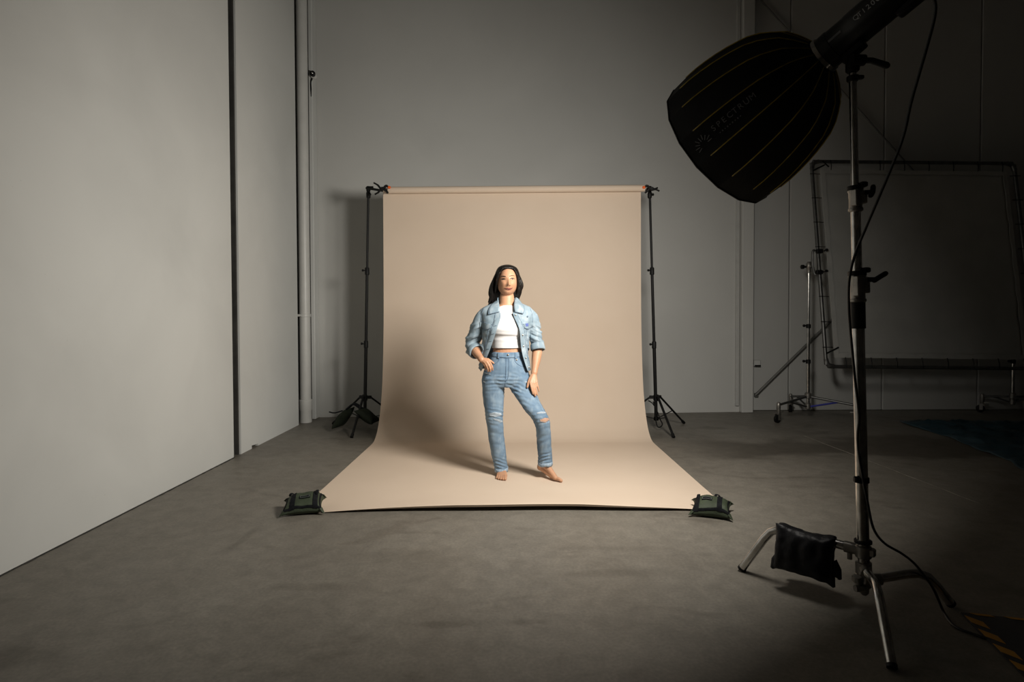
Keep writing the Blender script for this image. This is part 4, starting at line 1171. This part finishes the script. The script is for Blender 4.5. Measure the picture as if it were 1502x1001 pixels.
# ---- face details
def fpt(u, v): return (745.4 + u, v)
def fhit(x, y, off): return hit(bv_body, x, y, off)
for s, ex_, ey_ in ((-1, 738.6, 411.0), (1, 751.4, 410.4)):
    up, lo = [], []
    for i in range(9):
        t = i/8*2 - 1
        up.append((ex_ + t*3.0, ey_ - 1.1*(1 - t*t) - .12*t*s)); lo.append((ex_ + t*3.0, ey_ + .65*(1 - t*t) - .12*t*s))
    e = patch(bv_body, up, lo, 'eye', m_eyew, Wm, .0012, 10, 4, .002)
    c = fhit(ex_ + .1, ey_ - .2, .0022)
    b = MB(); b.lathe(c + V(0, .003, 0), (0.1, -1, 0), [(0, .0060), (.0022, .0060), (.0030, .0040), (.0032, .001)], 14); b.build('iris', m_iris, e)
    l = MB(); l.tube([fhit(x, y, .003) for x, y in up], [.0014] + [.0024]*7 + [.0018], 6); l.build('eyelashes', m_brow, e)
    br = [(ex_ - 3.8*s + (i/6)*7.6*s, ey_ - 3.9 - 1.0*math.sin(i/6*2.4) + .25) for i in range(7)]
    l = MB(); l.tube([fhit(x, y, .0008) for x, y in br], [.0030, .0044, .0046, .0044, .0038, .0028, .0012], 6, flat=.6); l.build('eyebrow', m_brow, Wm)
mx, my = 746.2, 424.6
P0 = [(mx - 6.2, my - 1.0), (mx - 3.2, my - .1), (mx, my + .3), (mx + 3.2, my - .2), (mx + 6.0, my - 1.3)]
patch(bv_body, [(mx - 6.2, my - 1.1), (mx - 1.8, my - 1.3), (mx, my - 1.0), (mx + 1.8, my - 1.35), (mx + 6.0, my - 1.4)], P0, 'upper_lip', m_lip, Wm, .0018, 12, 3, .003)
patch(bv_body, P0, [(mx - 6.2, my - .9), (mx - 2.6, my + 1.55), (mx, my + 2.1), (mx + 2.6, my + 1.45), (mx + 6.0, my - 1.2)], 'lower_lip', m_lip, Wm, .0024, 12, 3, .003)
l = MB(); l.tube([fhit(x, y, .0030) for x, y in P0], [.0009, .0013, .0013, .0013, .0009], 6); l.build('mouth_line', m_brow, Wm)
for dx in (-1.3, 1.5):
    l = MB(); c = fhit(746.4 + dx, 420.3, .0002); l.tube([c - V(.0022, 0, 0), c + V(.0026, 0, .0006)], .0020, 8, round_ends=True); l.build('nostril', m_brow, Wm)

# ---- hair
hair = MB()
hr = [(739, 749, 388.8, .030, .015), (733.5, 754, 390.6, .060, .010), (730, 758, 393.5, .084, .010), (727.5, 760.5, 398, .088, .024), (725.6, 762.3, 404, .084, .038), (724.3, 763.6, 411, .080, .044), (722.8, 764.8, 419, .074, .052), (721.6, 765, 427, .068, .056), (720.5, 763.6, 434, .062, .060), (719, 761, 440, .052, .066), (717, 757, 446, .042, .078), (715, 752, 451, .034, .09)]
rg = []
for r in densify(hr, 2, 1.6):
    q = ring(r[0], r[1], r[2], r[3], r[4], 72, 2.1)
    c = sum(q, Vector())/len(q); out = []
    for k, p in enumerate(q):
        th = 2*math.pi*k/72
        amp = .5 + .5*min(1, max(0, (r[2] - 392)/40))
        w = (math.sin(th*17 + 2.5*math.sin(r[2]*.09 + th*3))*.018 + math.sin(th*31 + r[2]*.05)*.010 + noise.noise(Vector((math.cos(th)*2, math.sin(th)*2, r[2]*.06)))*.05)*amp
        out.append(c + (p - c)*(1 + w))
    rg.append(out)
hair.loft(rg)
# loose locks down both sides
rnd = random.Random(5)
for i in range(26):
    s = -1 if i % 2 else 1
    x0 = (729 if s < 0 else 759) + rnd.uniform(-2, 2)
    if s < 0: pts = [(x0 + 2, 398, .0), (x0 - 3, 410, .01), (x0 - 6 + rnd.uniform(-2, 2.2), 422, .02), (x0 - 7.5 + rnd.uniform(-2.5, 3), 434, .03), (718 + rnd.uniform(-2.5, 7), 445 + rnd.uniform(-3, 3), .055)]
    else: pts = [(x0 - 2, 398, .0), (x0 + 2.5, 409, .012), (x0 + 4.5 + rnd.uniform(-1.5, 1.2), 419, .02), (x0 + 4.2 + rnd.uniform(-3, 1), 428, .03), (760 + rnd.uniform(-3, 1.5), 437 + rnd.uniform(-2, 2.5), .05)]
    dd = rnd.uniform(-.012, .05)
    P = smoothpath([pp(a, b, c + dd) for a, b, c in pts], 5)
    hair.tube(P, [.004 + .006*math.sin(math.pi*min(1, (j + 2)/len(P)*.95)) for j in range(len(P))], 7, True, True, .7)
for i in range(14):
    s = -1 if i % 2 else 1; f = rnd.random()
    P = smoothpath([head_xf((s*(.040 + .008*f), -.060 + .012*f, .088)), head_xf((s*(.062 + .005*f), -.052 + .014*f, .055)), head_xf((s*(.073 + .005*f), -.040 + .016*f, .012)), head_xf((s*(.079 + .006*f), -.024 + .02*f, -.035)), head_xf((s*(.081 + .008*f), -.004 + .03*f, -.085))], 5)
    hair.tube(P, [.0055]*5 + [.0085]*11 + [.007]*5, 7, True, True, .6)
# strands combed back from the parting over the forehead edge
for i in range(22):
    s = -1 if i % 2 else 1; f = rnd.random()
    pts = [head_xf((.004 + s*.004, -.052 + f*.06, .108 - f*.01)), head_xf((s*(.030 + .01*f), -.058 + f*.06, .098)), head_xf((s*(.058 + .006*f), -.040 + f*.05, .070)), head_xf((s*(.074 + .006*f), -.018 + f*.05, .030)), head_xf((s*(.080 + .006*f), .0 + f*.05, -.015))]
    hair.tube(smoothpath(pts, 5), [.005]*6 + [.0085]*11 + [.007]*4, 7, True, True, .6)
me_h = remeshed(hair, .0032, 1, .3)
shift(me_h, Wm.location); link_mesh(me_h, 'hair', m_hair, Wm, 180)

# ---- cropped top
tp = [(734.2, 753.0, 446.5, .056, .018), (731.5, 756.5, 449.2, .068, .014), (722, 765, 453, .078, .012), (716, 771, 459, .089, .01), (714, 773, 467, .102, .0), (714.5, 772.5, 476, .114, -.008), (716, 770.5, 483, .118, -.012), (718, 769, 489, .112, -.006), (719.5, 767.5, 493, .102, .0), (721, 766.5, 500, .098, .0), (722, 766, 505, .097, .0), (722.3, 765.8, 509.8, .097, .0)]
mb = MB(); rr_ = densify(tp, 2, 1.5)
rg = []
for r in rr_:
    q = ring(r[0], r[1], r[2], r[3], r[4], 56, 2.2)
    if r[2] < 456:                                # scooped neckline: front lower than back
        f = (456 - r[2])/9.5
        q = [p + V(0, 0, .010*f*(p.y - (PY0 + r[4]))/r[3]) for p in q]
    rg.append(q)
mb.loft(rg, True, False, False)
me_t = bpy.data.meshes.new('top'); me_t.from_pydata([tuple(v) for v in mb.v], [], mb.f)
def wr_top(co, n):
    q = prj(co)
    yy = q[1]; xx = q[0]
    d = 0.0
    for (y_, a_, w_) in ((490.5, -.0035, 1.2), (493.0, .0020, 1.2), (487.5, .0012, 1.5), (499, -.0012, 1.2), (503, .0010, 1.5)):
        d += a_*math.exp(-((yy - y_ - .018*(xx - 744)**2*.06*0 - .05*(xx - 744))/w_)**2)
    return d + .0014*noise.noise(co*14)
wrinkle(me_t, wr_top); bv_top = bvh_of(me_t); shift(me_t, Wm.location)
top_o = link_mesh(me_t, 'cropped_top', m_white, Wm, 180)
s_ = top_o.modifiers.new('thickness', 'SOLIDIFY'); s_.thickness = .003; s_.offset = 1
s_ = top_o.modifiers.new('sub', 'SUBSURF'); s_.levels = 1; s_.render_levels = 1
mb = MB(); mb.tube(rg[0] + [rg[0][0]], .0028, 6, False); mb.build('neck_band', m_white, top_o, 180)
mb = MB(); mb.tube(rg[-1] + [rg[-1][0]], .0024, 6, False); mb.build('hem', m_white, top_o, 180)

# ---- jeans
jm = MB()
body_loft(jm, [(722, 766.3, 516.2, .098, .0), (720.5, 767, 520, .100, .0), (717, 769.5, 528, .106, .0), (712.5, 772.5, 537, .112, .0), (709, 775.5, 546, .116, .002), (706.5, 778.5, 556, .114, .0), (706.5, 779.5, 562, .105, .0), (708, 778, 567, .09, .0)], 32, 2.3)
body_loft(jm, [(707, 741.5, 552, .105, .0), (707, 741, 562, .100, .0), (707.6, 740.2, 572, .094, .0), (708.8, 739, 588, .086, .0), (711, 738.3, 603, .078, -.005), (712.5, 738, 614, .076, -.005), (714, 738.3, 624, .076, .005), (716, 739.5, 640, .074, .018), (719.3, 741.5, 658, .071, .028), (722.6, 743.2, 675, .068, .034), (725.2, 744.6, 686, .068, .036), (726.2, 745, 691, .068, .036)], 26, 2.2)
body_loft(jm, [(741.5, 779, 552, .105, .0), (744.5, 782, 562, .100, -.01), (749, 785.2, 572, .096, -.03), (757.5, 790.2, 585, .090, -.065), (766.5, 796.5, 598, .084, -.10), (774.5, 802.5, 608, .080, -.115), (781, 805.8, 616, .078, -.115), (785, 807, 626, .076, -.105), (786.6, 808, 640, .074, -.085), (788, 809.3, 658, .072, -.062), (789, 810, 672, .070, -.048), (789.5, 810, 681.5, .070, -.04)], 26, 2.2)
me_j = remeshed(jm, .0048, 3, .5)
def wr_jeans(co, n):
    x, y = prj(co)
    q = co
    d = .0028*noise.noise(Vector((q.x*7, q.y*7, q.z*16))) + .0016*noise.noise(Vector((q.x*16 + 3, q.y*16, q.z*38)))
    def crease(cx, cy, slope, wid, amp, rx, ry):
        t = (y - cy) - slope*(x - cx)
        return amp*math.cos(t/wid*2*math.pi + 1.6*noise.noise(co*13) + .9*noise.noise(co*30))*(.55 + .9*noise.noise(co*11 + Vector((cx, 0, 0))))*math.exp(-((x - cx)/rx)**2 - ((y - cy)/ry)**2)
    f = 1.0 if n.y < .2 else .4
    d += f*(crease(741, 562, .0, 5.0, .0032, 26, 12) + crease(757, 566, .40, 6.0, .0038, 20, 16) + crease(718, 556, -.25, 6, .0028, 14, 12))
    d += f*(crease(726, 612, .25, 5.5, .0042, 16, 12) + crease(796, 612, -.2, 5.5, .0040, 15, 12) + crease(775, 590, .5, 7, .0026, 16, 14))
    d += f*(crease(735, 682, .35, 5, .0050, 14, 10) + crease(799, 674, -.2, 5, .0046, 14, 9) + crease(728, 640, .3, 9, .0022, 14, 20) + crease(797, 645, -.3, 9, .0022, 14, 20))
    return d
wrinkle(me_j, wr_jeans)
bv_j = bvh_of(me_j); shift(me_j, Wm.location)
jeans = link_mesh(me_j, 'jeans', m_jeans, Wm, 180)
# waistband, loops, fly, pockets, button
patch(bv_j, [(722.5, 516.0), (744, 517.2), (766.2, 516.2)], [(720.6, 521.6), (744, 523.4), (767.4, 521.8)], 'waistband', m_jeans, jeans, .005, 20, 3, .006)
for x in (731.5, 756.5):
    patch(bv_j, [(x - 1.3, 515), (x + 1.3, 515)], [(x - 1.3, 524.5), (x + 1.3, 524.5)], 'belt_loop', m_jeans, jeans, .009, 2, 4, .005)
for pl in ([(720.5, 522.6), (744, 524.4), (767.6, 522.8)], [(746.2, 524), (746.4, 540), (745.4, 552), (741.5, 558)], [(742.6, 524), (742.2, 545), (741, 566)], [(754, 524), (757, 531), (764, 536), (770.5, 537)], [(733, 524), (731, 529), (726, 533)],
           [(741, 566), (751, 572), (761, 585), (772, 602), (782, 617)], [(790.8, 681), (789, 660), (787, 640)]):
    seam(bv_j, pl, 'seam', m_seam2, jeans, .0019)
for (x, y) in ((745.2, 519.6), (757.4, 527.0)):
    c = hit(bv_j, x, y, .011 if y < 523 else .003); b = MB(); b.lathe(c + V(0, .004, 0), (0, -1, 0), [(0, .006), (.004, .006), (.0055, .003)], 12); b.build('button', m_metal, jeans)
# frayed hems
for hm in ((725.6, 745.2, 690.2, .071, .036), (789.2, 810.4, 681.2, .073, -.04)):
    b = MB(); rg = []
    for dyp, g in ((-5.0, .0), (-2.0, .003), (0.8, .002)):
        q = ring(hm[0] - .2, hm[1] + .2, hm[2] + dyp, hm[3] + .002 + g, hm[4], 40, 2.2); c = sum(q, Vector())/len(q)
        rg.append([c + (p - c)*(1 + .03*noise.noise(p*40) + .01) + V(0, 0, .006*noise.noise(p*30)) for p in q])
    b.loft(rg, True, False, False); o = b.build('frayed_hem', m_hem, jeans, 80)
    s_ = o.modifiers.new('t', 'SOLIDIFY'); s_.thickness = .004
# torn patches of white threads
def rip(top, bot, skin=False, nth=6):
    o = patch(bv_j, top, bot, 'ripped_patch', m_skin if skin else m_fray, jeans, .0022, 10, 4, .002)
    T, Bt = np.array(top, float), np.array(bot, float)
    for i in range(nth):
        t = (i + .5)/nth
        a = T*(1 - t) + Bt*t
        pl = [(p[0], p[1] + .35*math.sin(i*2.3 + k)) for k, p in enumerate(a)]
        if len(pl) > 2: pl = [pl[0], pl[len(pl)//2], pl[-1]]
        seam(bv_j, pl, 'thread', m_fray, o, .0010, .0036, 3)
rip([(718, 604.5), (726, 602.3), (735, 604.2)], [(718.5, 607.5), (727, 609.2), (736, 607.6)], False, 5)
rip([(724, 611.5), (731, 612.5), (738, 617)], [(724.5, 613.2), (731, 615.8), (738, 619)], False, 3)
rip([(790, 609.5), (797, 607.3), (804, 609.2)], [(791, 612.2), (797.5, 613.6), (804, 611.6)], True, 2)
rip([(786, 599.6), (792, 598.6), (799, 600.2)], [(786, 601.2), (792, 600.8), (799, 601.4)], False, 2)
rip([(778.5, 612.5), (781, 613)], [(778.5, 614), (781, 614.8)], False, 1)
rip([(709.5, 557.5), (712.5, 558.2)], [(709.5, 559.6), (712.5, 560.2)], False, 1)
rip([(711, 545.6), (720, 547.0)], [(711.5, 546.8), (720, 548.4)], False, 1)
rip([(769.5, 558.4), (772.5, 558.0)], [(769.5, 559.6), (772.5, 559.4)], False, 1)

# ---- denim jacket
jk = MB()
body_loft(jk, [(730, 757.5, 443.0, .062, .03), (721, 765, 446.0, .074, .026), (713, 774.5, 449.2, .088, .022), (707, 780, 453, .098, .016), (704, 783, 458, .108, .01), (705, 782, 467, .118, .002), (707.5, 777.5, 478, .130, -.008), (707.8, 776, 488, .134, -.01), (707, 776, 500, .128, -.004), (705.5, 776, 514, .128, -.002), (704, 777, 528, .134, -.002), (702.6, 778.5, 540, .140, -.002), (702.6, 778.8, 545, .140, -.002)], 36, 2.4, 2.5)
def sleeve(pts, rs):
    jk.tube(smoothpath([pp(*p) for p in pts], 5), list(np.interp(np.linspace(0, 1, (len(pts) - 1)*5 + 1), np.linspace(0, 1, len(pts)), rs)), 20, True, True)
sleeve([(713.5, 461.5, .012), (706.5, 470, .015), (699.5, 486, .035), (693.5, 501, .055), (694.5, 511.5, .040), (699.3, 516.5, .0)], [.060, .063, .061, .056, .056, .057])
sleeve([(774, 461.5, .012), (780, 470, .012), (783.6, 486, .02), (787.6, 501, .022), (789.4, 513.5, .0)], [.058, .060, .054, .050, .051])
me_k = remeshed(jk, .0048, 3, .5)
def wr_jacket(co, n):
    x, y = prj(co); q = co
    d = .0045*noise.noise(Vector((q.x*8, q.y*8, q.z*13))) + .0030*noise.noise(Vector((q.x*20 + 3, q.y*20, q.z*34)))
    side = 1.0 if (x < 705 or x > 779) else .25
    if y > 470:
        s = 1 if x < 740 else -1
        d += side*.0105*(noise.noise(Vector((q.x*9, q.y*9 + 4, (y + s*.5*(x - 740))*.22)))*1.6 + .5*noise.noise(Vector((q.x*18, q.y*18, (y + s*.5*(x - 740))*.5))))*min(1, (y - 470)/12)
    return d
wrinkle(me_k, wr_jacket)
bv_k = bvh_of(me_k)
# open the front, the hem, the neck and the cuffs
OPEN = [(440, 729.5, 753.6), (447, 733.2, 753.4), (455, 734.0, 752.6), (461, 734.2, 753.0), (466, 734.0, 755.0), (474, 731.5, 759.0), (482, 728.8, 762.2), (490, 726.6, 763.6), (500, 723.0, 764.0), (510, 719.5, 765.0), (520, 715.5, 767.0), (530, 711.5, 769.8), (540, 707.5, 773.2), (548, 705, 776)]
oy = [o[0] for o in OPEN]; ol = [o[1] for o in OPEN]; orr = [o[2] for o in OPEN]
cuffs = [(pp(699.3, 516.5, .0), (pp(699.3, 516.5, .0) - pp(694.5, 511.5, .040)).normalized()), (pp(789.4, 513.5, .0), (pp(789.4, 513.5, 0) - pp(787.6, 501, .022)).normalized())]
bm = bmesh.new(); bm.from_mesh(me_k)
kill = []
zt, zb_ = pp(744, 444.5).z, pp(744, 543.6).z
for v in bm.verts:
    x, y = prj(v.co); c = v.co
    if c.z > zt or (c.z < zb_ and 700 < x < 782): kill.append(v); continue
    if c.y < PY0 - .01 and interp(y, oy, ol) < x < interp(y, oy, orr): kill.append(v); continue
    for P, d in cuffs:
        if (c - P).length < .10 and (c - P).dot(d) > -.006: kill.append(v); break
bmesh.ops.delete(bm, geom=kill, context='VERTS')
bmesh.ops.smooth_vert(bm, verts=[v for v in bm.verts if v.is_boundary], factor=.5, use_axis_x=True, use_axis_y=True, use_axis_z=True)
bmesh.ops.smooth_vert(bm, verts=[v for v in bm.verts if v.is_boundary], factor=.5, use_axis_x=True, use_axis_y=True, use_axis_z=True)
# keep the largest island only
seen = set(); best_i = []
for v in bm.verts:
    if v in seen: continue
    st = [v]; isl = []
    seen.add(v)
    while st:
        a = st.pop(); isl.append(a)
        for e in a.link_edges:
            b = e.other_vert(a)
            if b not in seen: seen.add(b); st.append(b)
    if len(isl) > len(best_i): best_i = isl
ks = set(best_i)
bmesh.ops.delete(bm, geom=[v for v in bm.verts if v not in ks], context='VERTS')
bm.to_mesh(me_k); bm.free()
shift(me_k, Wm.location)
jacket = link_mesh(me_k, 'denim_jacket', m_jacket, Wm, 180)
s_ = jacket.modifiers.new('thickness', 'SOLIDIFY'); s_.thickness = .005; s_.offset = -1
# rolled cuffs
for (P, d), r in zip(cuffs, (.057, .051)):
    b = MB(); b.lathe(P - d*.050, d, [(0, r*.96), (.006, r*1.06), (.018, r*1.10), (.038, r*1.11), (.050, r*1.08), (.054, r*.98), (.052, r*.90), (.03, r*.88)], 28, False)
    for i, v in enumerate(b.v): b.v[i] = v + (v - P).normalized()*.005*noise.noise(v*22)
    o = b.build('rolled_cuff', m_jacket, jacket, 80)
# collar: a stand round the neck and two leaves
ns = []
for (xl, xr, y, ry, dy) in ((729.5, 759.0, 447.5, .076, .025), (729.8, 758.0, 442.5, .070, .030), (730.2, 757.2, 437.0, .067, .036)):
    q = ring(xl, xr, y, ry, dy, 48, 2.0); a0 = 9
    ns.append([p for k, p in enumerate(q) if a0 <= k <= 48 - a0])
b = MB(); b.loft(ns, closed=False); o = b.build('collar_stand', m_jacket, jacket, 80); s_ = o.modifiers.new('t', 'SOLIDIFY'); s_.thickness = .006
def leaf(fold, outer, name):
    """collar leaf between the fold at the neck and its outer edge, always clear of the jacket"""
    n, k = 14, 6; F3 = smoothpath([pp(*q) for q in fold], 8); O3 = smoothpath([pp(*q) for q in outer], 8)
    def samp(P, t):
        f = t*(len(P) - 1); a = min(int(f), len(P) - 2); return P[a].lerp(P[a + 1], f - a)
    rows = []
    for i in range(k + 1):
        row = []
        for j in range(n + 1):
            p = samp(F3, j/n).lerp(samp(O3, j/n), i/k)
            p.y -= .010*math.sin(math.pi*i/k)
            loc, nrm, idx, dist = bv_k.ray_cast(Vector((p.x, PY0 - 1, p.z)), Vector((0, 1, 0)))
            if loc is not None and loc.y - .010 < p.y: p.y = loc.y - .010
            row.append(p)
        rows.append(row)
    b = MB(); b.loft(rows, closed=False); o = b.build(name, m_jacket, jacket, 80); q = o.modifiers.new('t', 'SOLIDIFY'); q.thickness = .006; q.offset = 0
    e = MB(); e.tube([p + V(0, -.003, 0) for p in rows[-1]], .0022, 6); e.tube([r[-1] + V(0, -.003, 0) for r in rows], .0022, 6); e.build('leaf_edge', m_seam, jacket, 80)
leaf([(731.3, 437.0, .045), (731.6, 443, .0), (732.8, 450.5, -.050), (732.6, 457.6, -.085)], [(723, 446.2, .050), (719.5, 451.0, .0), (717.0, 456, -.055), (716.6, 461.2, -.085)], 'collar_leaf')
leaf([(755.2, 433.6, .045), (754.4, 441.5, .0), (754.0, 450.0, -.050), (755.2, 457.6, -.085)], [(762, 440.8, .050), (766.5, 447.5, .0), (769.0, 453.5, -.055), (767.4, 460.4, -.085)], 'collar_leaf')
# plackets along the opening
def offs(side, d, y0_, y1_, n=12):
    ys_ = np.linspace(y0_, y1_, n); return [((interp(y, oy, ol) - d) if side < 0 else (interp(y, oy, orr) + d), y) for y in ys_]
patch(bv_k, offs(-1, -.9, 459, 540), offs(-1, 7.0, 459, 538), 'placket', m_jacket, jacket, .0035, 26, 3, .004)
patch(bv_k, offs(1, -.9, 459, 543), offs(1, 5.6, 459, 543), 'placket', m_jacket, jacket, .0035, 26, 3, .004)
seam(bv_k, offs(-1, 7.3, 462, 538), 'seam', m_seam, jacket, .0018, .002, 2)
seam(bv_k, offs(1, 6.0, 462, 543), 'seam', m_seam, jacket, .0018, .002, 2)
for y in (478, 489, 500, 511, 522):                 # buttonholes left, buttons right
    x = interp(y, oy, ol) - 3
    seam(bv_k, [(x - 2, y + .8), (x + 2, y - .4)], 'buttonhole', m_seam, jacket, .0017, .006, 2)
for y in (462.5, 491.0, 507.5, 524, 538):
    x = interp(y, oy, orr) + 2.4
    c = hit(bv_k, x, y, .007); b = MB(); b.lathe(c + V(0, .004, 0), (.2, -1, 0), [(0, .0062), (.004, .0062), (.0055, .003)], 12); b.build('button', m_castgrey, jacket)
# yoke seams, pocket flaps, panel seams
seam(bv_k, [(705.5, 471.5), (715, 474.5), (729.5, 477.5)], 'seam', m_seam, jacket, .0022, .002)
seam(bv_k, [(764, 476.0), (771, 475.0), (779, 474.0)], 'seam', m_seam, jacket, .0022, .002)
patch(bv_k, [(704.8, 472.2), (712, 474), (721.5, 475.8)], [(704.4, 479.0), (711, 482.6), (717, 482.0), (720.8, 480.5)], 'pocket_flap', m_jacket, jacket, .006, 12, 4, .005)
patch(bv_k, [(768.0, 475.4), (774.5, 474.2), (781.5, 473.2)], [(769.0, 480.4), (774.5, 482.2), (781.6, 479.0)], 'pocket_flap', m_jacket, jacket, .006, 12, 4, .005)
patch(bv_k, [(770.2, 474.6), (774.2, 474.2)], [(770.4, 479.0), (774.4, 478.4)], 'pocket_tag', m_tag, jacket, .010, 3, 2, .002)
seam(bv_k, [(704.6, 479.6), (711, 483.2), (717, 482.6), (721, 481)], 'seam', m_seam, jacket, .0022, .004)
seam(bv_k, [(769.0, 481), (774.5, 482.8), (781.6, 479.6)], 'seam', m_seam, jacket, .0022, .004)
for pl in ([(717.5, 483), (714, 500), (708.5, 520), (705, 536)], [(771, 483), (772.5, 500), (774.5, 520), (777, 540)], [(703.2, 540.4), (706, 540.6)], [(774, 540.4), (778.2, 540.0)]):
    seam(bv_k, pl, 'seam', m_seam, jacket, .0016, .0008)
c = hit(bv_k, 773.4, 464.5, .006); b = MB(); b.lathe(c + V(0, .003, 0), (.2, -1, .2), [(0, .006), (.004, .006), (.006, .003)], 12); b.build('shoulder_stud', m_seam, jacket)
# armhole seams
for pl in ([(710, 453), (706.6, 462), (705.4, 472), (706.4, 480)], [(777.5, 452.5), (780.4, 462), (781, 472), (779.4, 480)]):
    seam(bv_k, pl, 'seam', m_seam, jacket, .0016, .0008)
